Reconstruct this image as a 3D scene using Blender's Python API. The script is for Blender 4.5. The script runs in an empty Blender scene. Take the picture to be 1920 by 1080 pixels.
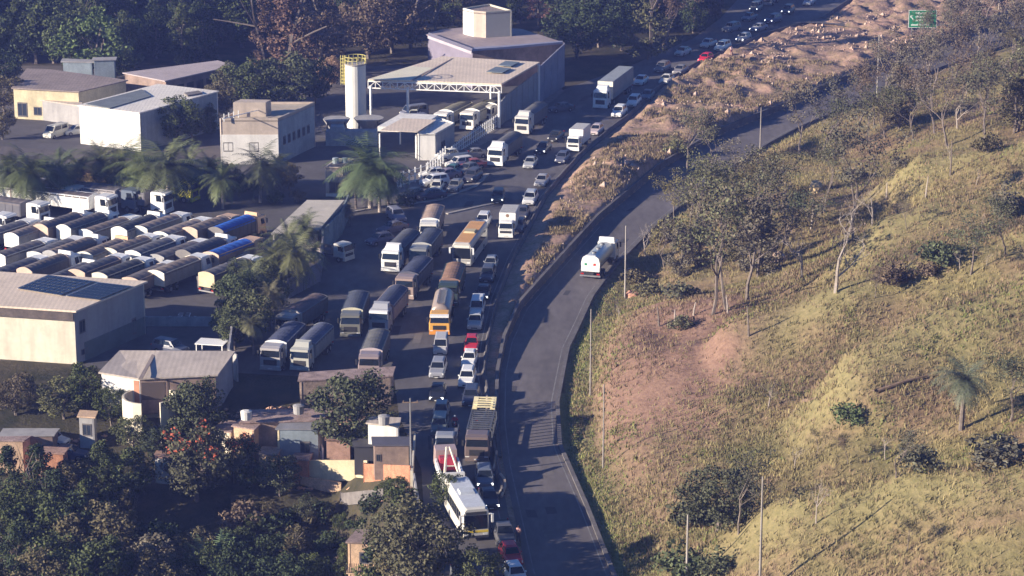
import bpy, bmesh, math, random
import numpy as np
from mathutils import Vector, Matrix
from mathutils.geometry import tessellate_polygon
R = math.radians
HAZE = 0.00024
random.seed(7)
scene = bpy.context.scene
C = scene.collection

# ------------------------------------------------------------ camera
TH = R(16.0); FPX = 5022.0; CH = 93.5
cam_d = bpy.data.cameras.new('camera')
cam = bpy.data.objects.new('camera', cam_d); C.objects.link(cam)
cam.location = (0, 0, CH); cam.rotation_euler = (R(90) - TH, 0, 0)
cam_d.sensor_width = 36.0; cam_d.lens = FPX / 1920.0 * 36.0
cam_d.clip_start = 1.0; cam_d.clip_end = 6000.0
scene.camera = cam

# ------------------------------------------------------------ sky, sun, exposure
SUN_EL = 16.5; SUN_AZ = 21.0        # azimuth: light travels +X and a little +Y
world = bpy.data.worlds.new('World'); scene.world = world; world.use_nodes = True
wn = world.node_tree.nodes; wl = world.node_tree.links
sky = wn.new('ShaderNodeTexSky'); sky.sky_type = 'NISHITA'; sky.sun_disc = False
sky.sun_elevation = R(SUN_EL); sky.sun_rotation = R(180 + 90 - SUN_AZ)
sky.air_density = 1.0; sky.dust_density = 0.2; sky.ozone_density = 9.0
bg = wn['Background']; bg.inputs['Strength'].default_value = 0.055
wl.new(sky.outputs[0], bg.inputs['Color'])
sd = bpy.data.lights.new('sun', 'SUN'); sd.energy = 5.0; sd.angle = R(0.5); sd.color = (1.0, 0.865, 0.69)
sun = bpy.data.objects.new('sun', sd); C.objects.link(sun)
a = R(SUN_AZ); e = R(SUN_EL)
sdir = Vector((math.cos(a) * math.cos(e), math.sin(a) * math.cos(e), -math.sin(e)))
sun.rotation_euler = sdir.to_track_quat('-Z', 'Y').to_euler()
scene.view_settings.view_transform = 'Standard'; scene.view_settings.look = 'None'
scene.view_settings.exposure = 1.25; scene.view_settings.gamma = 1.0
scene.render.film_transparent = False
scene.cycles.max_bounces = 6; scene.cycles.diffuse_bounces = 3; scene.cycles.volume_bounces = 1
scene.cycles.transparent_max_bounces = 4

# ------------------------------------------------------------ numbers: pixels of the photograph to ground points
def W0(px, py, z=0.0):
    u = px - 960.0; v = py - 540.0
    t = (CH - z) / (FPX * math.sin(TH) + v * math.cos(TH))
    return Vector((u * t, (FPX * math.cos(TH) - v * math.sin(TH)) * t, z))
def pline(pts, z=0.0):
    w = sorted([W0(x, y, z) for x, y in pts], key=lambda p: p.y)
    return np.array([p.y for p in w]), np.array([p.x for p in w])
HR = [(990,1150),(975,1080),(945,960),(925,850),(915,760),(905,700),(912,640),(930,560),(960,485),(1020,370),(1045,340),(1090,290),(1150,240),(1175,222),(1240,160),(1300,125),(1370,95),(1430,68),(1540,38),(1640,-30),(1800,-120)]
WL = [(1010,1150),(988,1080),(962,960),(945,880),(936,800),(938,710),(950,645),(978,580),(1035,515),(1125,415),(1240,318),(1350,253),(1480,200),(1530,176),(1640,130),(1730,96),(1850,50),(2000,-10),(2200,-90)]
RR = [(1175,1150),(1145,1080),(1100,965),(1050,850),(1045,770),(1065,660),(1110,560),(1150,505),(1230,425),(1330,345),(1440,272),(1500,240),(1640,180),(1760,130),(1900,82),(2050,30),(2300,-70)]
LL = [(790,1150),(795,1080),(795,960),(790,880),(760,790),(737,690),(735,640)]
hr = pline(HR); wlx = pline(WL, -0.5); rr = pline(RR, -0.8); ll = pline(LL)
def interp(y, tab): return np.interp(y, tab[0], tab[1])
def sm(t):
    t = np.clip(t, 0, 1); return t * t * (3 - 2 * t)
def _h(ix, iy, s):
    n = (ix * 374761393 + iy * 668265263 + s * 974634777) & 0x7fffffff
    n = ((n ^ (n >> 13)) * 1274126177) & 0x7fffffff
    return ((n ^ (n >> 16)) & 0xffff) / 65535.0
def vnoise(x, y, sc, seed=0):
    x = np.asarray(x, float) / sc; y = np.asarray(y, float) / sc
    ix = np.floor(x).astype(np.int64); iy = np.floor(y).astype(np.int64)
    fx = x - ix; fy = y - iy; fx = fx * fx * (3 - 2 * fx); fy = fy * fy * (3 - 2 * fy)
    a = _h(ix, iy, seed); b = _h(ix + 1, iy, seed); c = _h(ix, iy + 1, seed); d = _h(ix + 1, iy + 1, seed)
    return (a * (1 - fx) + b * fx) * (1 - fy) + (c * (1 - fx) + d * fx) * fy
CREST = [  # humps of the hillside: (x0, y0) to (x1, y1), height, front width, back width
    (30, 255, 56, 263, 6.2, 12, 2.4), (20, 228, 50, 217, 5.0, 11, 2.4), (50, 350, 72, 338, 5.2, 13, 2.6), (22, 282, 33, 283, 3.4, 8, 2.2), (38, 300, 64, 306, 4.0, 12, 2.6)]
def height(x, y):
    x = np.asarray(x, float); y = np.asarray(y, float)
    xl = interp(y, hr); xw = interp(y, wlx); xr = interp(y, rr); xL = interp(y, ll)
    roadz = -0.6 * sm((y - 285) / 30)
    # valley on the lower left
    val = -8.5 * sm((286 - y) / 32) * sm((xL - 1.5 - x) / 8)
    # unseen left ridge, added to shade the far-left wood, and a rise behind
    rise = 46 * sm((-128 - x) / 70) * sm((y - 395) / 60) + 10 * sm((y - 620) / 200)
    z = val + rise
    # median: rubble and dirt heaps
    med = (x > xl + 0.3) & (x <= xw)
    wd = np.maximum(xw - xl, 0.1)
    edge = sm((x - xl - 1.0) / 1.6) * sm((xw - 0.3 - x) / .8)
    rough = 1.0 * np.abs(vnoise(x, y, 3.1, 1) - .5) * 2 + 0.5 * np.abs(vnoise(x, y, 1.3, 2) - .5) * 2
    amp = 0.25 + 1.0 * sm((y - 402) / 15) * (0.3 + vnoise(x, y, 14, 3))
    heap = 2.3 * np.exp(-(((x - 13.5) / 4.2) ** 2 + ((y - 383) / 6.5) ** 2)) * (0.5 + vnoise(x, y, 2.5, 9))
    heap += 1.9 * np.exp(-(((x - 19.0) / 3.5) ** 2 + ((y - 389) / 4) ** 2)) * (0.6 + .6 * vnoise(x, y, 2, 10))
    zm = edge * (.35 + rough * amp + heap)
    zm = zm * (1 - 0) + roadz * sm((x - (xw - 1.2)) / 0.9)
    z = np.where(med, zm, z)
    road2 = (x > xw) & (x <= xr)
    z = np.where(road2, roadz, z)
    d = x - xr
    hill = 0.30 * np.clip(d - 1.0, 0, 60) * sm((d - 1) / 8) + 0.12 * np.clip(d - 61, 0, 300)
    hill = hill * (0.62 + 0.38 * sm((360 - y) / 60))
    bump = np.zeros_like(z)
    for (x0, y0, x1, y1, A, wf, wb) in CREST:
        s = (x - x0) / (x1 - x0); yc = y0 + (y1 - y0) * s + 3 * (vnoise(x, y * 0, 9, 5) - .5)
        dy = y - yc
        pr = np.where(dy < 0, np.exp(-(dy / wf) ** 2), np.exp(-(dy / wb) ** 2))
        bump += A * pr * sm((s + 0.15) / 0.35)
    gr = 2.6 * (vnoise(x, y, 17, 6) - .5) + 1.3 * (vnoise(x, y, 6, 7) - .5) + 0.3 * (vnoise(x, y, 2.2, 8) - .5)
    bump = bump - 3.0 * np.exp(-(((x - 38) / 5.0) ** 2 + ((y - 266 - (x - 38) * .3) / 2.2) ** 2))
    cut = 1.8 * sm((d - 3.5) / 2.5) * np.exp(-((y - 285) / 24) ** 2) * sm((26 - d) / 18)
    hill = hill + cut + bump * sm(d / 12) + gr * sm(d / 8) - 0.25 * np.exp(-((d - 1.0) / .8) ** 2)
    z = np.where(d > 0, roadz + hill, z)
    return z
def hz(x, y): return float(height(np.array([x]), np.array([y]))[0])
_gx = np.arange(-130, 140, 0.8); _gy = np.arange(200, 620, 0.8)
_GX, _GY = np.meshgrid(_gx, _gy); _GZ = height(_GX, _GY)
def hg(x, y):
    i = int((x + 130) / 0.8); j = int((y - 200) / 0.8)
    if 0 <= i < len(_gx) and 0 <= j < len(_gy): return _GZ[j, i]
    return 0.0
def G(px, py):
    """the ground point seen at a pixel of the photograph"""
    u = px - 960.0; v = py - 540.0
    d = Vector((u, FPX * math.cos(TH) - v * math.sin(TH), -FPX * math.sin(TH) - v * math.cos(TH))).normalized()
    t = 205.0; o = Vector((0, 0, CH))
    while t < 640:
        p = o + d * t
        if p.z <= hg(p.x, p.y): break
        t += 0.5
    a_, b_ = t - 0.5, t
    for _ in range(8):
        m = (a_ + b_) / 2; p = o + d * m
        if p.z <= hz(p.x, p.y): b_ = m
        else: a_ = m
    p = o + d * b_
    return Vector((p.x, p.y, hz(p.x, p.y)))
def scale_at(p): return FPX / (p.y * math.cos(TH) + (CH - p.z) * math.sin(TH))
def to_px(p):
    dep = p.y * math.cos(TH) + (CH - p.z) * math.sin(TH)
    up = p.y * math.sin(TH) - (CH - p.z) * math.cos(TH)
    return 960 + FPX * p.x / dep, 540 - FPX * up / dep

# ------------------------------------------------------------ materials
MATS = {}
def srgb(c): return tuple((v / 12.92 if v <= .04045 else ((v + .055) / 1.055) ** 2.4) for v in c)
def mat(name, col, rough=0.8, var=0.0, scale=3.0, col2=None, metal=0.0, spec=0.4, tint=False, fine=0.0, stretch=None, bump=0.0, emit=0.0, lines=0.0, stain=0.0):
    if name in MATS: return MATS[name]
    m = bpy.data.materials.new(name); m.use_nodes = True; nt = m.node_tree; N = nt.nodes; L = nt.links
    b = N['Principled BSDF']; b.inputs['Roughness'].default_value = rough; b.inputs['Metallic'].default_value = metal
    b.inputs['Specular IOR Level'].default_value = spec
    col = tuple(col) + (1,)
    src = None
    if tint:
        oi = N.new('ShaderNodeObjectInfo'); src = oi.outputs['Color']
    if var > 0 or col2 or fine > 0:
        tc = N.new('ShaderNodeTexCoord'); mp = N.new('ShaderNodeMapping'); L.new(tc.outputs['Object'], mp.inputs[0])
        if stretch: mp.inputs['Scale'].default_value = stretch
        nz = N.new('ShaderNodeTexNoise'); nz.inputs['Scale'].default_value = 1.0 / scale; nz.inputs['Detail'].default_value = 5; nz.inputs['Roughness'].default_value = .65
        L.new(mp.outputs[0], nz.inputs['Vector'])
        cr = N.new('ShaderNodeValToRGB'); cr.color_ramp.elements[0].position = .33; cr.color_ramp.elements[1].position = .67
        L.new(nz.outputs['Fac'], cr.inputs[0])
        if col2:
            cr.color_ramp.elements[0].color = col; cr.color_ramp.elements[1].color = tuple(col2) + (1,)
        else:
            k0, k1 = 1 - var, 1 + var
            base = (1, 1, 1) if tint else col[:3]
            cr.color_ramp.elements[0].color = tuple(c * k0 for c in base) + (1,); cr.color_ramp.elements[1].color = tuple(min(1, c * k1) if not tint else c * k1 for c in base) + (1,)
        out = cr.outputs[0]
        if fine > 0:
            n2 = N.new('ShaderNodeTexNoise'); n2.inputs['Scale'].default_value = 7.0 / scale; n2.inputs['Detail'].default_value = 4
            L.new(mp.outputs[0], n2.inputs['Vector'])
            r2 = N.new('ShaderNodeMapRange'); r2.inputs[1].default_value = .3; r2.inputs[2].default_value = .7; r2.inputs[3].default_value = 1 - fine; r2.inputs[4].default_value = 1 + fine
            L.new(n2.outputs['Fac'], r2.inputs[0])
            mx = N.new('ShaderNodeMix'); mx.data_type = 'RGBA'; mx.blend_type = 'MULTIPLY'; mx.inputs[0].default_value = 1
            L.new(out, mx.inputs[6]); L.new(r2.outputs[0], mx.inputs[7]); out = mx.outputs[2]
        if lines > 0:      # sheet corrugation as paler and darker bands, ridge shading put into the colour
            wv = N.new('ShaderNodeTexWave'); wv.inputs['Scale'].default_value = lines; wv.inputs['Distortion'].default_value = .6; L.new(tc.outputs['Object'], wv.inputs['Vector'])
            r3 = N.new('ShaderNodeMapRange'); r3.inputs[3].default_value = .92; r3.inputs[4].default_value = 1.04; L.new(wv.outputs['Fac'], r3.inputs[0])
            mx = N.new('ShaderNodeMix'); mx.data_type = 'RGBA'; mx.blend_type = 'MULTIPLY'; mx.inputs[0].default_value = 1
            L.new(out, mx.inputs[6]); L.new(r3.outputs[0], mx.inputs[7]); out = mx.outputs[2]
        if stain > 0:      # dirt streaks running down
            m4 = N.new('ShaderNodeMapping'); m4.inputs['Scale'].default_value = (1, 1, .12); L.new(tc.outputs['Object'], m4.inputs[0])
            n4 = N.new('ShaderNodeTexNoise'); n4.inputs['Scale'].default_value = 1.1; n4.inputs['Detail'].default_value = 6; L.new(m4.outputs[0], n4.inputs['Vector'])
            r4 = N.new('ShaderNodeMapRange'); r4.inputs[1].default_value = .42; r4.inputs[2].default_value = .72; r4.inputs[3].default_value = 1; r4.inputs[4].default_value = 1 - stain; L.new(n4.outputs['Fac'], r4.inputs[0])
            mx = N.new('ShaderNodeMix'); mx.data_type = 'RGBA'; mx.blend_type = 'MULTIPLY'; mx.inputs[0].default_value = 1
            L.new(out, mx.inputs[6]); L.new(r4.outputs[0], mx.inputs[7]); out = mx.outputs[2]
        if src is not None:
            mx = N.new('ShaderNodeMix'); mx.data_type = 'RGBA'; mx.blend_type = 'MULTIPLY'; mx.inputs[0].default_value = 1
            L.new(out, mx.inputs[6]); L.new(src, mx.inputs[7]); out = mx.outputs[2]
        L.new(out, b.inputs['Base Color'])
        if bump > 0:
            bp = N.new('ShaderNodeBump'); bp.inputs['Strength'].default_value = bump; bp.inputs['Distance'].default_value = .3
            n3 = N.new('ShaderNodeTexNoise'); n3.inputs['Scale'].default_value = 4.0 / scale; n3.inputs['Detail'].default_value = 6
            L.new(mp.outputs[0], n3.inputs['Vector']); L.new(n3.outputs['Fac'], bp.inputs['Height']); L.new(bp.outputs[0], b.inputs['Normal'])
    elif src is not None: L.new(src, b.inputs['Base Color'])
    else: b.inputs['Base Color'].default_value = col
    if emit > 0:
        b.inputs['Emission Color'].default_value = col; b.inputs['Emission Strength'].default_value = emit
    MATS[name] = m; return m
paint = mat('vehicle_paint', (1,1,1), .32, .06, 1.2, tint=True, spec=.5)
tarpm = mat('tarpaulin', (1,1,1), .75, .22, .9, tint=True, fine=.15, stretch=(1, .35, 1))
cargom = mat('cargo_body', (1,1,1), .55, .12, 1.5, tint=True, fine=.08)
glass = mat('dark_glass', (.012,.016,.022), .08, spec=.6)
wglass = mat('window_glass', (.03,.04,.06), .12, spec=.6)
rubber = mat('tyre_rubber', (.02,.02,.022), .85)
metal = mat('grey_metal', (.32,.32,.33), .45, .15, .6, metal=.6)
dmetal = mat('dark_metal', (.03,.03,.033), .6, .2, .6)
lampm = mat('headlamp_glass', (.75,.75,.72), .15, spec=.8)
lampon = mat('lit_headlamp', (1,.98,.92), .2, emit=2.2)
tailm = mat('tail_lamp', (.35,.02,.015), .3)
platem = mat('number_plate', (.6,.6,.58), .5)
asphalt = mat('asphalt', (.108,.10,.102), .88, .26, 7.0, fine=.14, stretch=(1, .35, 1))
asphalt2 = mat('worn_asphalt', (.125,.112,.112), .9, .22, 5.0, fine=.14, stretch=(1, .3, 1))
concrete = mat('concrete', (.36,.33,.30), .9, stain=.2, var=.2, scale=3.0, fine=.1)
concrete_d = mat('dark_concrete', (.17,.155,.15), .9, stain=.2, var=.25, scale=3.0, fine=.12)
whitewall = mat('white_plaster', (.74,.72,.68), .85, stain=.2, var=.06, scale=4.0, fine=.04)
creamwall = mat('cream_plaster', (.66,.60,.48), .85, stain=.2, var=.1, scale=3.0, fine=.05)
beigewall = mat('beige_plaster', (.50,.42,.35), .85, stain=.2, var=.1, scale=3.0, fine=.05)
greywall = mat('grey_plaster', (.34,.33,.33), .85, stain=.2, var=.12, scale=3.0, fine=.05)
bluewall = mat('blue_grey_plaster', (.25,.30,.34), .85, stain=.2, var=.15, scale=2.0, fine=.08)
yellowwall = mat('yellow_plaster', (.58,.50,.33), .85, stain=.2, var=.12, scale=2.0, fine=.08)
brick = mat('bare_brick', (.42,.20,.12), .92, stain=.2, var=.28, scale=.9, fine=.25)
brownwall = mat('brown_plaster', (.26,.19,.16), .9, stain=.2, var=.25, scale=2.0, fine=.1)
roofsheet = mat('fibre_cement_roof', (.50,.43,.37), .85, lines=.55, var=.14, scale=5.0, fine=.10, stretch=(1, .4, 1))
roofwhite = mat('white_metal_roof', (.76,.71,.63), .6, lines=.55, var=.10, scale=6.0, fine=.05)
rooftan = mat('tan_metal_roof', (.70,.58,.46), .7, lines=.55, var=.10, scale=6.0, fine=.06)
roofbrown = mat('brown_roof', (.27,.22,.20), .9, lines=.55, var=.16, scale=5.0, fine=.12)
tileroof = mat('old_tile_roof', (.30,.19,.15), .95, .35, 1.2, fine=.3)
solarm = mat('solar_cell', (.015,.02,.035), .25, spec=.7)
wood = mat('wood', (.20,.14,.10), .9, .3, .5)
barkm = mat('bark', (.17,.14,.12), .95, .35, .5)
barkw = mat('pale_bark', (.36,.31,.27), .9, .25, .4)
leafm = mat('foliage', (1,1,1), .75, .38, 2.2, tint=True, fine=.35, spec=.15)
yellowp = mat('yellow_paint', (.62,.55,.18), .5)
greensign = mat('green_sign', (.02,.24,.11), .5)
whitep = mat('white_paint', (.80,.80,.78), .6)
redp = mat('red_paint', (.5,.03,.02), .5)
skinm = mat('skin', (.35,.19,.13), .6)
clothm = mat('cloth', (1,1,1), .9, tint=True)
rubblem = mat('rubble', (.46,.34,.27), .95, .35, .8, fine=.2)

# ------------------------------------------------------------ mesh helpers
class MB:
    def __init__(s): s.v = []; s.f = []; s.mi = []; s.cur = 0
    def poly(s, pts, idx):
        n = len(s.v); s.v += [tuple(p) for p in pts]; s.f += [tuple(n + i for i in f) for f in idx]; s.mi += [s.cur] * len(idx); return s
    def hexa(s, b, t):   # b, t: four bottom and four top points, counter-clockwise from above
        return s.poly(list(b) + list(t), [(3,2,1,0),(4,5,6,7),(0,1,5,4),(1,2,6,5),(2,3,7,6),(3,0,4,7)])
    def box(s, x0, x1, y0, y1, z0, z1, tx=0, ty=0):
        return s.hexa([(x0,y0,z0),(x1,y0,z0),(x1,y1,z0),(x0,y1,z0)], [(x0+tx,y0+ty,z1),(x1-tx,y0+ty,z1),(x1-tx,y1-ty,z1),(x0+tx,y1-ty,z1)])
    def cyl(s, p0, p1, r0, r1=None, n=8, cap=True):
        p0 = Vector(p0); p1 = Vector(p1); r1 = r0 if r1 is None else r1
        d = (p1 - p0).normalized(); u = d.orthogonal().normalized(); w = d.cross(u)
        ring = lambda p, r: [p + (u * math.cos(2*math.pi*i/n) + w * math.sin(2*math.pi*i/n)) * r for i in range(n)]
        a = ring(p0, r0); b = ring(p1, r1)
        idx = [(i, (i+1) % n, n + (i+1) % n, n + i) for i in range(n)]
        if cap: idx += [tuple(range(n-1, -1, -1)), tuple(range(n, 2*n))]
        return s.poly(a + b, idx)
    def tube(s, pts, rad, n=6):
        pts = [Vector(p) for p in pts]; base = len(s.v)
        for k, p in enumerate(pts):
            d = (pts[min(k+1, len(pts)-1)] - pts[max(k-1, 0)]).normalized()
            u = d.cross(Vector((0.3, 0.9, 0.1))).normalized(); w = d.cross(u)
            for i in range(n):
                s.v.append(tuple(p + (u * math.cos(2*math.pi*i/n) + w * math.sin(2*math.pi*i/n)) * rad[k]))
        for k in range(len(pts)-1):
            for i in range(n):
                s.f.append((base+k*n+i, base+k*n+(i+1)%n, base+(k+1)*n+(i+1)%n, base+(k+1)*n+i)); s.mi.append(s.cur)
        return s
    def loft(s, secs):    # list of equally long point rings
        n = len(secs[0]); base = len(s.v)
        for r in secs: s.v += [tuple(p) for p in r]
        for k in range(len(secs)-1):
            for i in range(n):
                s.f.append((base+k*n+i, base+k*n+(i+1)%n, base+(k+1)*n+(i+1)%n, base+(k+1)*n+i)); s.mi.append(s.cur)
        s.f.append(tuple(base+i for i in range(n-1,-1,-1))); s.f.append(tuple(base+(len(secs)-1)*n+i for i in range(n))); s.mi += [s.cur]*2
        return s
    def pane(s, q, ins=(.1,.1,.1,.1), proud=.015, th=.03):
        # q: bl, br, tr, tl of a flat face; ins: left, right, bottom, top fractions
        q = [Vector(p) for p in q]; nrm = (q[1]-q[0]).cross(q[3]-q[0]).normalized()
        def at(a, b): return (q[0]*(1-a)+q[1]*a)*(1-b) + (q[3]*(1-a)+q[2]*a)*b
        l, r, b, t = ins
        c = [at(l,b), at(1-r,b), at(1-r,1-t), at(l,1-t)]
        return s.hexa([p - nrm*(th-proud) for p in c], [p + nrm*proud for p in c])
    def mesh(s, name, mats, smooth=False):
        me = bpy.data.meshes.new(name); me.from_pydata(s.v, [], s.f)
        for m in (mats if isinstance(mats, (list, tuple)) else [mats]): me.materials.append(m)
        if any(s.mi): me.polygons.foreach_set('material_index', s.mi)
        bm = bmesh.new(); bm.from_mesh(me); bmesh.ops.recalc_face_normals(bm, faces=bm.faces)
        bm.to_mesh(me); bm.free()
        if smooth: me.polygons.foreach_set('use_smooth', [True]*len(me.polygons))
        return me
    def build(s, name, mats, parent=None, link=True, color=None, smooth=False, label=None):
        o = bpy.data.objects.new(name, s.mesh(name, mats, smooth))
        if parent is not None: o.parent = parent
        if color: o.color = tuple(color) + (1,)
        if label: o['label'] = label
        if link: C.objects.link(o)
        return o
def empty(name, loc=(0,0,0), rz=0, link=True):
    o = bpy.data.objects.new(name, None); o.location = loc; o.rotation_euler = (0,0,rz); o.empty_display_size = .5
    if link: C.objects.link(o)
    return o
def tag(o, label=None, cat=None, group=None, kind=None):
    if label: o['label'] = label
    if cat: o['category'] = cat
    if group: o['group'] = group
    if kind: o['kind'] = kind
    return o
def inst(proto, loc, rz, label, cat, group=None, colors=None, sc=None, mats=None, skip=()):
    """a copy of a thing and of each of its parts and sub-parts"""
    r = proto.copy(); C.objects.link(r); r.location = loc; r.rotation_euler = (0, 0, rz)
    if sc: r.scale = sc if isinstance(sc, (tuple, list)) else (sc,)*3
    def rec(src, dst):
        for ch in src.children:
            k = ch.name.split('.')[0]
            if k in skip: continue
            c = ch.copy(); C.objects.link(c); c.parent = dst
            if colors and k in colors: c.color = tuple(colors[k]) + (1,)
            if mats and k in mats: 
                c.material_slots[0].link = 'OBJECT'; c.material_slots[0].material = mats[k]
            rec(ch, c)
    rec(proto, r)
    return tag(r, label, cat, group)
def mirror_y(n): pass
# ------------------------------------------------------------ the ground sheet
def axis(lo, hi, step, far):
    core = np.arange(lo, hi + step * .5, step)
    out = []; d = step
    v = hi
    while v < far: d *= 1.35; v += d; out.append(v)
    out2 = []; d = step; v = lo
    while v > -far: d *= 1.35; v -= d; out2.append(v)
    return np.array(out2[::-1] + list(core) + out)
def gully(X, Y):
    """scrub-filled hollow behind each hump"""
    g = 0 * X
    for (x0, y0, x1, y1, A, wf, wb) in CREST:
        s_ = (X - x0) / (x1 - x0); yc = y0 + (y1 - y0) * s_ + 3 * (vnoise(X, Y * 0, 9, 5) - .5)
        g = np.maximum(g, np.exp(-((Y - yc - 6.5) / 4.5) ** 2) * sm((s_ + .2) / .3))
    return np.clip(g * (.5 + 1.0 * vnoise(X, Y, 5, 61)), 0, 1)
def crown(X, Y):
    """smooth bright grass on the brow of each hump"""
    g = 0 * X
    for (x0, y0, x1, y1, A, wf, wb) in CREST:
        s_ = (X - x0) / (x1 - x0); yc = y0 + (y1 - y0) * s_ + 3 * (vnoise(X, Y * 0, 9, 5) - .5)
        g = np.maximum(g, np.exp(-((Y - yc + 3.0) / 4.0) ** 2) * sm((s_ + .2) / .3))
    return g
def ground():
    xs = axis(-112, 122, 0.85, 2600); ys = axis(212, 560, 0.85, 3200)
    X, Y = np.meshgrid(xs, ys); Z = height(X, Y)
    nx, ny = len(xs), len(ys)
    co = np.stack([X.ravel(), Y.ravel(), Z.ravel()], 1)
    me = bpy.data.meshes.new('ground'); me.vertices.add(nx*ny); me.vertices.foreach_set('co', co.ravel())
    i = np.arange((nx-1)*(ny-1)); r = i // (nx-1); c = i % (nx-1); a = r*nx + c
    q = np.stack([a, a+1, a+nx+1, a+nx], 1)
    me.loops.add(q.size); me.loops.foreach_set('vertex_index', q.ravel())
    me.polygons.add(len(q)); me.polygons.foreach_set('loop_start', np.arange(len(q))*4)
    me.update()
    # zones: r hillside grass, g median dirt, b packed yard
    xl = interp(Y, hr); xw = interp(Y, wlx); xr = interp(Y, rr)
    hillz = ((X > xr)).astype(float)
    med = ((X > xl) & (X <= xw + .5)).astype(float)
    yard = ((X < -8) & (Y > 296) & (Y < 470)).astype(float) * (1 - hillz)
    red = hillz * np.exp(-(((X - 17.5 - (Y-285)*.12) / 8.0) ** 2 + ((Y - 282) / 27) ** 2)) * 2.2 * (.55 + .9 * vnoise(X, Y, 4, 71))
    green = hillz * np.exp(-((X - xr) / 3.2) ** 2) * sm((335 - Y) / 20)
    at = me.color_attributes.new('zone', 'FLOAT_COLOR', 'POINT')
    at.data.foreach_set('color', np.stack([hillz, med, yard, np.ones_like(X)], -1).ravel())
    at2 = me.color_attributes.new('patch', 'FLOAT_COLOR', 'POINT')
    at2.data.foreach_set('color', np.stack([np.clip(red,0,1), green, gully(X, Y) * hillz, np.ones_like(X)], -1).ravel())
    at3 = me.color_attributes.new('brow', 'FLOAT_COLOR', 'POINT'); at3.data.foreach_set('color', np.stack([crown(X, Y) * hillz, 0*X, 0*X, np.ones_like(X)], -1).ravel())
    m = bpy.data.materials.new('ground'); m.use_nodes = True; N = m.node_tree.nodes; L = m.node_tree.links
    b = N['Principled BSDF']; b.inputs['Roughness'].default_value = .95; b.inputs['Specular IOR Level'].default_value = .1
    tc = N.new('ShaderNodeTexCoord')
    def noise(sc, det=5, st=None):
        n = N.new('ShaderNodeTexNoise'); n.inputs['Scale'].default_value = sc; n.inputs['Detail'].default_value = det; n.inputs['Roughness'].default_value = .65
        if st:
            mp = N.new('ShaderNodeMapping'); mp.inputs['Scale'].default_value = st; L.new(tc.outputs['Object'], mp.inputs[0]); L.new(mp.outputs[0], n.inputs['Vector'])
        else: L.new(tc.outputs['Object'], n.inputs['Vector'])
        return n.outputs['Fac']
    def ramp(src, *st):
        r = N.new('ShaderNodeValToRGB'); els = r.color_ramp.elements
        while len(els) < len(st): els.new(.5)
        for e_, (p, c) in zip(els, st): e_.position = p; e_.color = c + (1,)
        L.new(src, r.inputs[0]); return r.outputs[0]
    def mix(f, a, b_, mode='MIX'):
        n = N.new('ShaderNodeMix'); n.data_type = 'RGBA'; n.blend_type = mode
        if isinstance(f, float): n.inputs[0].default_value = f
        else: L.new(f, n.inputs[0])
        L.new(a, n.inputs[6]); L.new(b_, n.inputs[7]); return n.outputs[2]
    z1 = N.new('ShaderNodeAttribute'); z1.attribute_name = 'zone'; s1 = N.new('ShaderNodeSeparateColor'); L.new(z1.outputs['Color'], s1.inputs[0])
    z2 = N.new('ShaderNodeAttribute'); z2.attribute_name = 'patch'; s2 = N.new('ShaderNodeSeparateColor'); L.new(z2.outputs['Color'], s2.inputs[0])
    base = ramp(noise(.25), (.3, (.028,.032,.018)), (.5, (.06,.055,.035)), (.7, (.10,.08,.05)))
    yardc = ramp(noise(.12), (.3, (.10,.095,.095)), (.7, (.17,.15,.14)))
    n_big = noise(.09); n_f = noise(1.3, 6)
    grass = ramp(n_big, (.3, (.15,.145,.07)), (.45, (.23,.195,.10)), (.58, (.235,.17,.11)), (.72, (.17,.125,.09)))
    fine = ramp(n_f, (.3, (.62,.62,.6)), (.7, (1.25,1.2,1.15)))
    grass = mix(1.0, grass, fine, 'MULTIPLY')
    redc = ramp(n_f, (.3, (.20,.12,.09)), (.7, (.31,.20,.145)))
    grn = ramp(n_f, (.3, (.15,.17,.06)), (.7, (.24,.23,.10)))
    z3 = N.new('ShaderNodeAttribute'); z3.attribute_name = 'brow'; s3 = N.new('ShaderNodeSeparateColor'); L.new(z3.outputs['Color'], s3.inputs[0])
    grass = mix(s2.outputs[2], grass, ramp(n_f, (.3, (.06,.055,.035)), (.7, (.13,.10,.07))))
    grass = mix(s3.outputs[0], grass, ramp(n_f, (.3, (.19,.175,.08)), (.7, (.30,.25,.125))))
    grass = mix(s2.outputs[0], grass, redc); grass = mix(s2.outputs[1], grass, grn)
    dirt = ramp(noise(.35, 7), (.3, (.20,.16,.09)), (.45, (.35,.245,.17)), (.6, (.45,.295,.22)), (.72, (.42,.235,.17)))
    dirt = mix(1.0, dirt, ramp(noise(2.2, 5), (.3, (.7,.7,.7)), (.7, (1.2,1.2,1.2))), 'MULTIPLY')
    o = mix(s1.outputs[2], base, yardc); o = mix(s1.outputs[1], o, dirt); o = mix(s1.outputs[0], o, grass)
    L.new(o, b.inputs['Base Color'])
    bp = N.new('ShaderNodeBump'); bp.inputs['Strength'].default_value = .6; bp.inputs['Distance'].default_value = .35
    L.new(noise(1.6, 6), bp.inputs['Height']); L.new(bp.outputs[0], b.inputs['Normal'])
    me.materials.append(m)
    g = bpy.data.objects.new('ground', me); C.objects.link(g); tag(g, kind='structure')
    me.polygons.foreach_set('use_smooth', [True]*len(me.polygons))
ground()

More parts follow.
